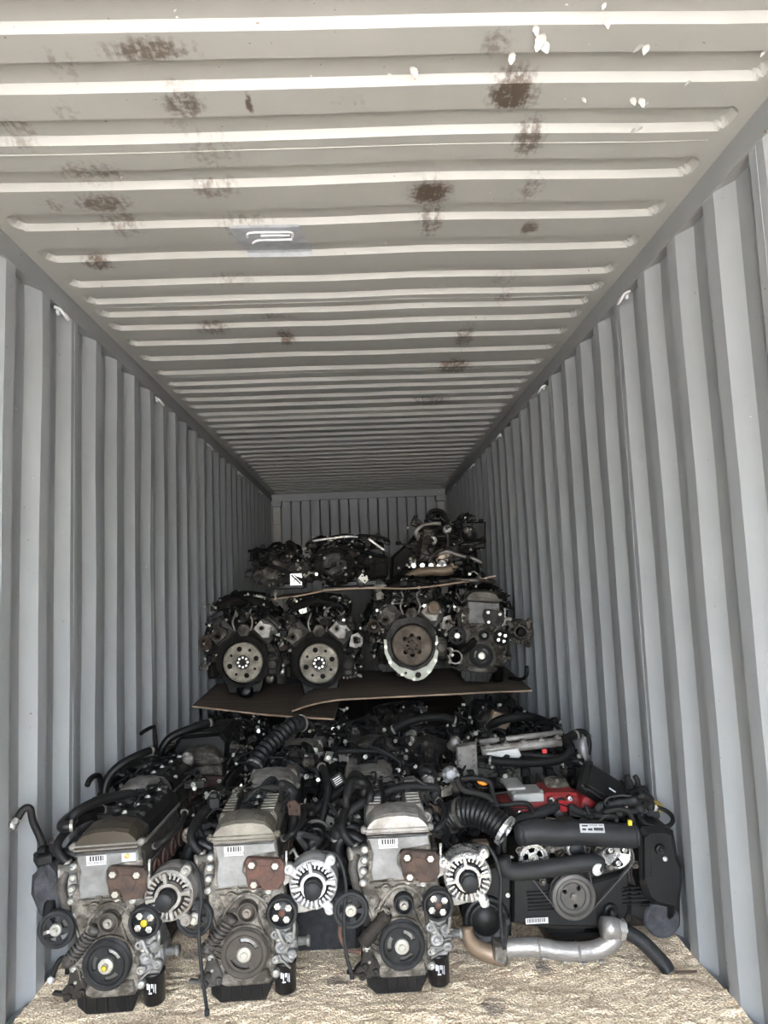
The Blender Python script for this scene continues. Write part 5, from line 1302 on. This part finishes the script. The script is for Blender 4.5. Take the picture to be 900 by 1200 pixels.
# ------------------------------------------------------------------ third layer
J = gearbox(71, (-.56, 5.02, 1.415), .46, .27, .40, 'leftmost gearbox on the upper boards, with one bright cover plate', mt='dark_alloy')
q_ = aty((347, 679), 5.0)-Vector((-.56, 5.02, 1.415)); b = MB(); b.box(q_, (.085, .012, .085), .003)
b2 = MB(); b2.box(q_+Vector((0, -.007, 0)), (.09, .004, .012), 0, Matrix.Rotation(.8, 3, 'Y')); b2.box(q_+Vector((.012, -.007, .008)), (.07, .004, .008), 0, Matrix.Rotation(.8, 3, 'Y'))
o_ = b.build('cover_plate', 'bright_metal', J); b2.build('slot', 'pan_black', o_)
K = gearbox(72, (-.10, 4.98, 1.415), .62, .32, .42, 'wide dark gearbox in the middle of the upper boards', mt='cast_iron')
b = MB(); b.tube([(-.22, .0, .33), (-.10, -.01, .34), (.02, -.01, .35), (.10, .0, .345)], .008, 7, 4); b.build('metal_pipe', 'bright_metal', K)
b = MB(); b.tube([(.17, -.02, .33), (.22, -.02, .29), (.28, -.03, .24)], .010, 7, 4); b.build('metal_pipe', 'bright_metal', K)
LO = Vector((.58, 5.02, 1.435))
Lg = empty('piled_engine', LO, (0, 0, 0), 'tallest engine on the upper board, exhaust pipe in front and black box', 'engine')
def U(zx, zy, dy=0.): return aty((410+zx/3.75, 580+zy/3.75), LO.y+dy)-LO
def Up(p_, dy=0.): return [(U(x, y, dy).x, U(x, y, dy).z) for x, y in p_]
b = MB(); b.prism(Up([(250, 375), (230, 290), (280, 180), (330, 120), (400, 110), (470, 130), (560, 200), (580, 340), (560, 365)]), .06, .45, .03); b.build('engine_block', 'cast_iron', Lg)
b = MB(); b.prism(Up([(300, 290), (325, 150), (375, 148), (385, 200), (350, 290)], .02), .02, .10, .012)
for i in range(5): a_ = U(345, 165+25*i, .02); b.box((a_.x, .015, a_.z), (.06, .02, .008), .002)
b.build('cylinder_head', 'dirty_aluminium', Lg)
b = MB(); b.prism(Up([(350, 300), (390, 245), (440, 235), (480, 270), (490, 330), (440, 340), (380, 330)], .0), .0, .08, .03); b.build('heat_shield', 'hot_pipe', Lg)
ep = [U(x, y, -.03) for x, y in ((225, 385), (255, 365), (290, 345), (350, 335), (410, 335), (450, 325))]
b = MB(); b.tube(ep, .036, 14, 5, taper=(.85, 1.)); o_ = b.build('exhaust_pipe', 'hot_pipe', Lg); o_['label'] = 'brown and silver exhaust pipe'
for pts in ([(345, 300), (360, 270), (395, 245), (410, 240)], [(428, 235), (432, 190), (425, 150), (440, 140)], [(390, 260), (430, 250), (480, 265), (540, 280), (580, 300)], [(300, 200), (290, 160), (330, 130), (400, 125)]):
    b = MB(); b.tube([U(x, y, -.02) for x, y in pts], .013, 9, 4); b.build('metal_pipe', random.Random(pts[0][0]).choice(['dirty_aluminium', 'dark_alloy', 'aluminium']), Lg)
for zx in (280, 318, 356, 394, 415):
    q_ = U(zx, 310, -.02); b = MB(); bolt(b, q_.x, q_.y, q_.z, .012, h=.016); b.build('bolt', 'bright_metal', Lg)
for zx, zy in ((428, 150), (405, 302), (365, 200)):
    q_ = U(zx, zy, -.02); b = MB(); b.lathe(q_, (.1, -1, .3), [(.03, -.02), (.03, .01), (.02, .016), (.018, .01), (0, .01)], 12); b.build('sensor_housing', 'clean_aluminium', Lg)
for k, pts in enumerate(([(345, 110), (350, 80), (380, 66), (410, 78), (425, 110)], [(360, 115), (375, 85), (395, 80), (415, 100), (440, 120)], [(340, 100), (360, 70), (385, 95), (400, 70), (420, 90)])):
    hose(Lg, [U(x, y, .04+.03*k) for x, y in pts], .014, 'rubber', clamps=False)
b = MB(); b.prism(Up([(490, 120), (598, 118), (595, 235), (500, 240)], .02), .02, .22, .012); b.lathe(U(520, 175, .01), (0, -1, 0), [(.062, -.01), (.062, .008), (.052, .012), (.048, .004), (0, .004)], 24); b.build('air_box', 'black_plastic', Lg)
b = MB(); b.prism(Up([(180, 380), (185, 270), (240, 220), (280, 240), (270, 370)], .06), .05, .3, .02); b.build('bell_flange', 'cast_iron', Lg)
clutter(Lg, random.Random(81), U(270, 0).x, U(580, 0).x, .0, .2, U(0, 230).z, U(0, 100).z, 7, 12, 14)
clutter(Lg, random.Random(82), U(200, 0).x, U(570, 0).x, -.03, .06, U(0, 370).z, U(0, 200).z, 5, 8, 12)
REAR_SHADE = 0
p_ = atz((68, 1146), .045)
b = MB(); b.tube([p_+Vector((.02, .03, .0)), p_+Vector((.028, .02, .05)), p_+Vector((.01, .0, .065)), p_+Vector((-.01, -.01, .03)), p_+Vector((-.015, -.015, .0))], .009, 8, 4)
b.m = 1; b.lathe(p_+Vector((-.015, -.015, .004)), (-.2, -.6, .1), [(.010, -.004), (.012, .012), (.006, .018), (0, .018)], 10)
tag(b.build('hose_offcut', ['rubber', 'label_white']), 'small black hose loop with a pale tip on the sawdust by the left wall', 'hose')
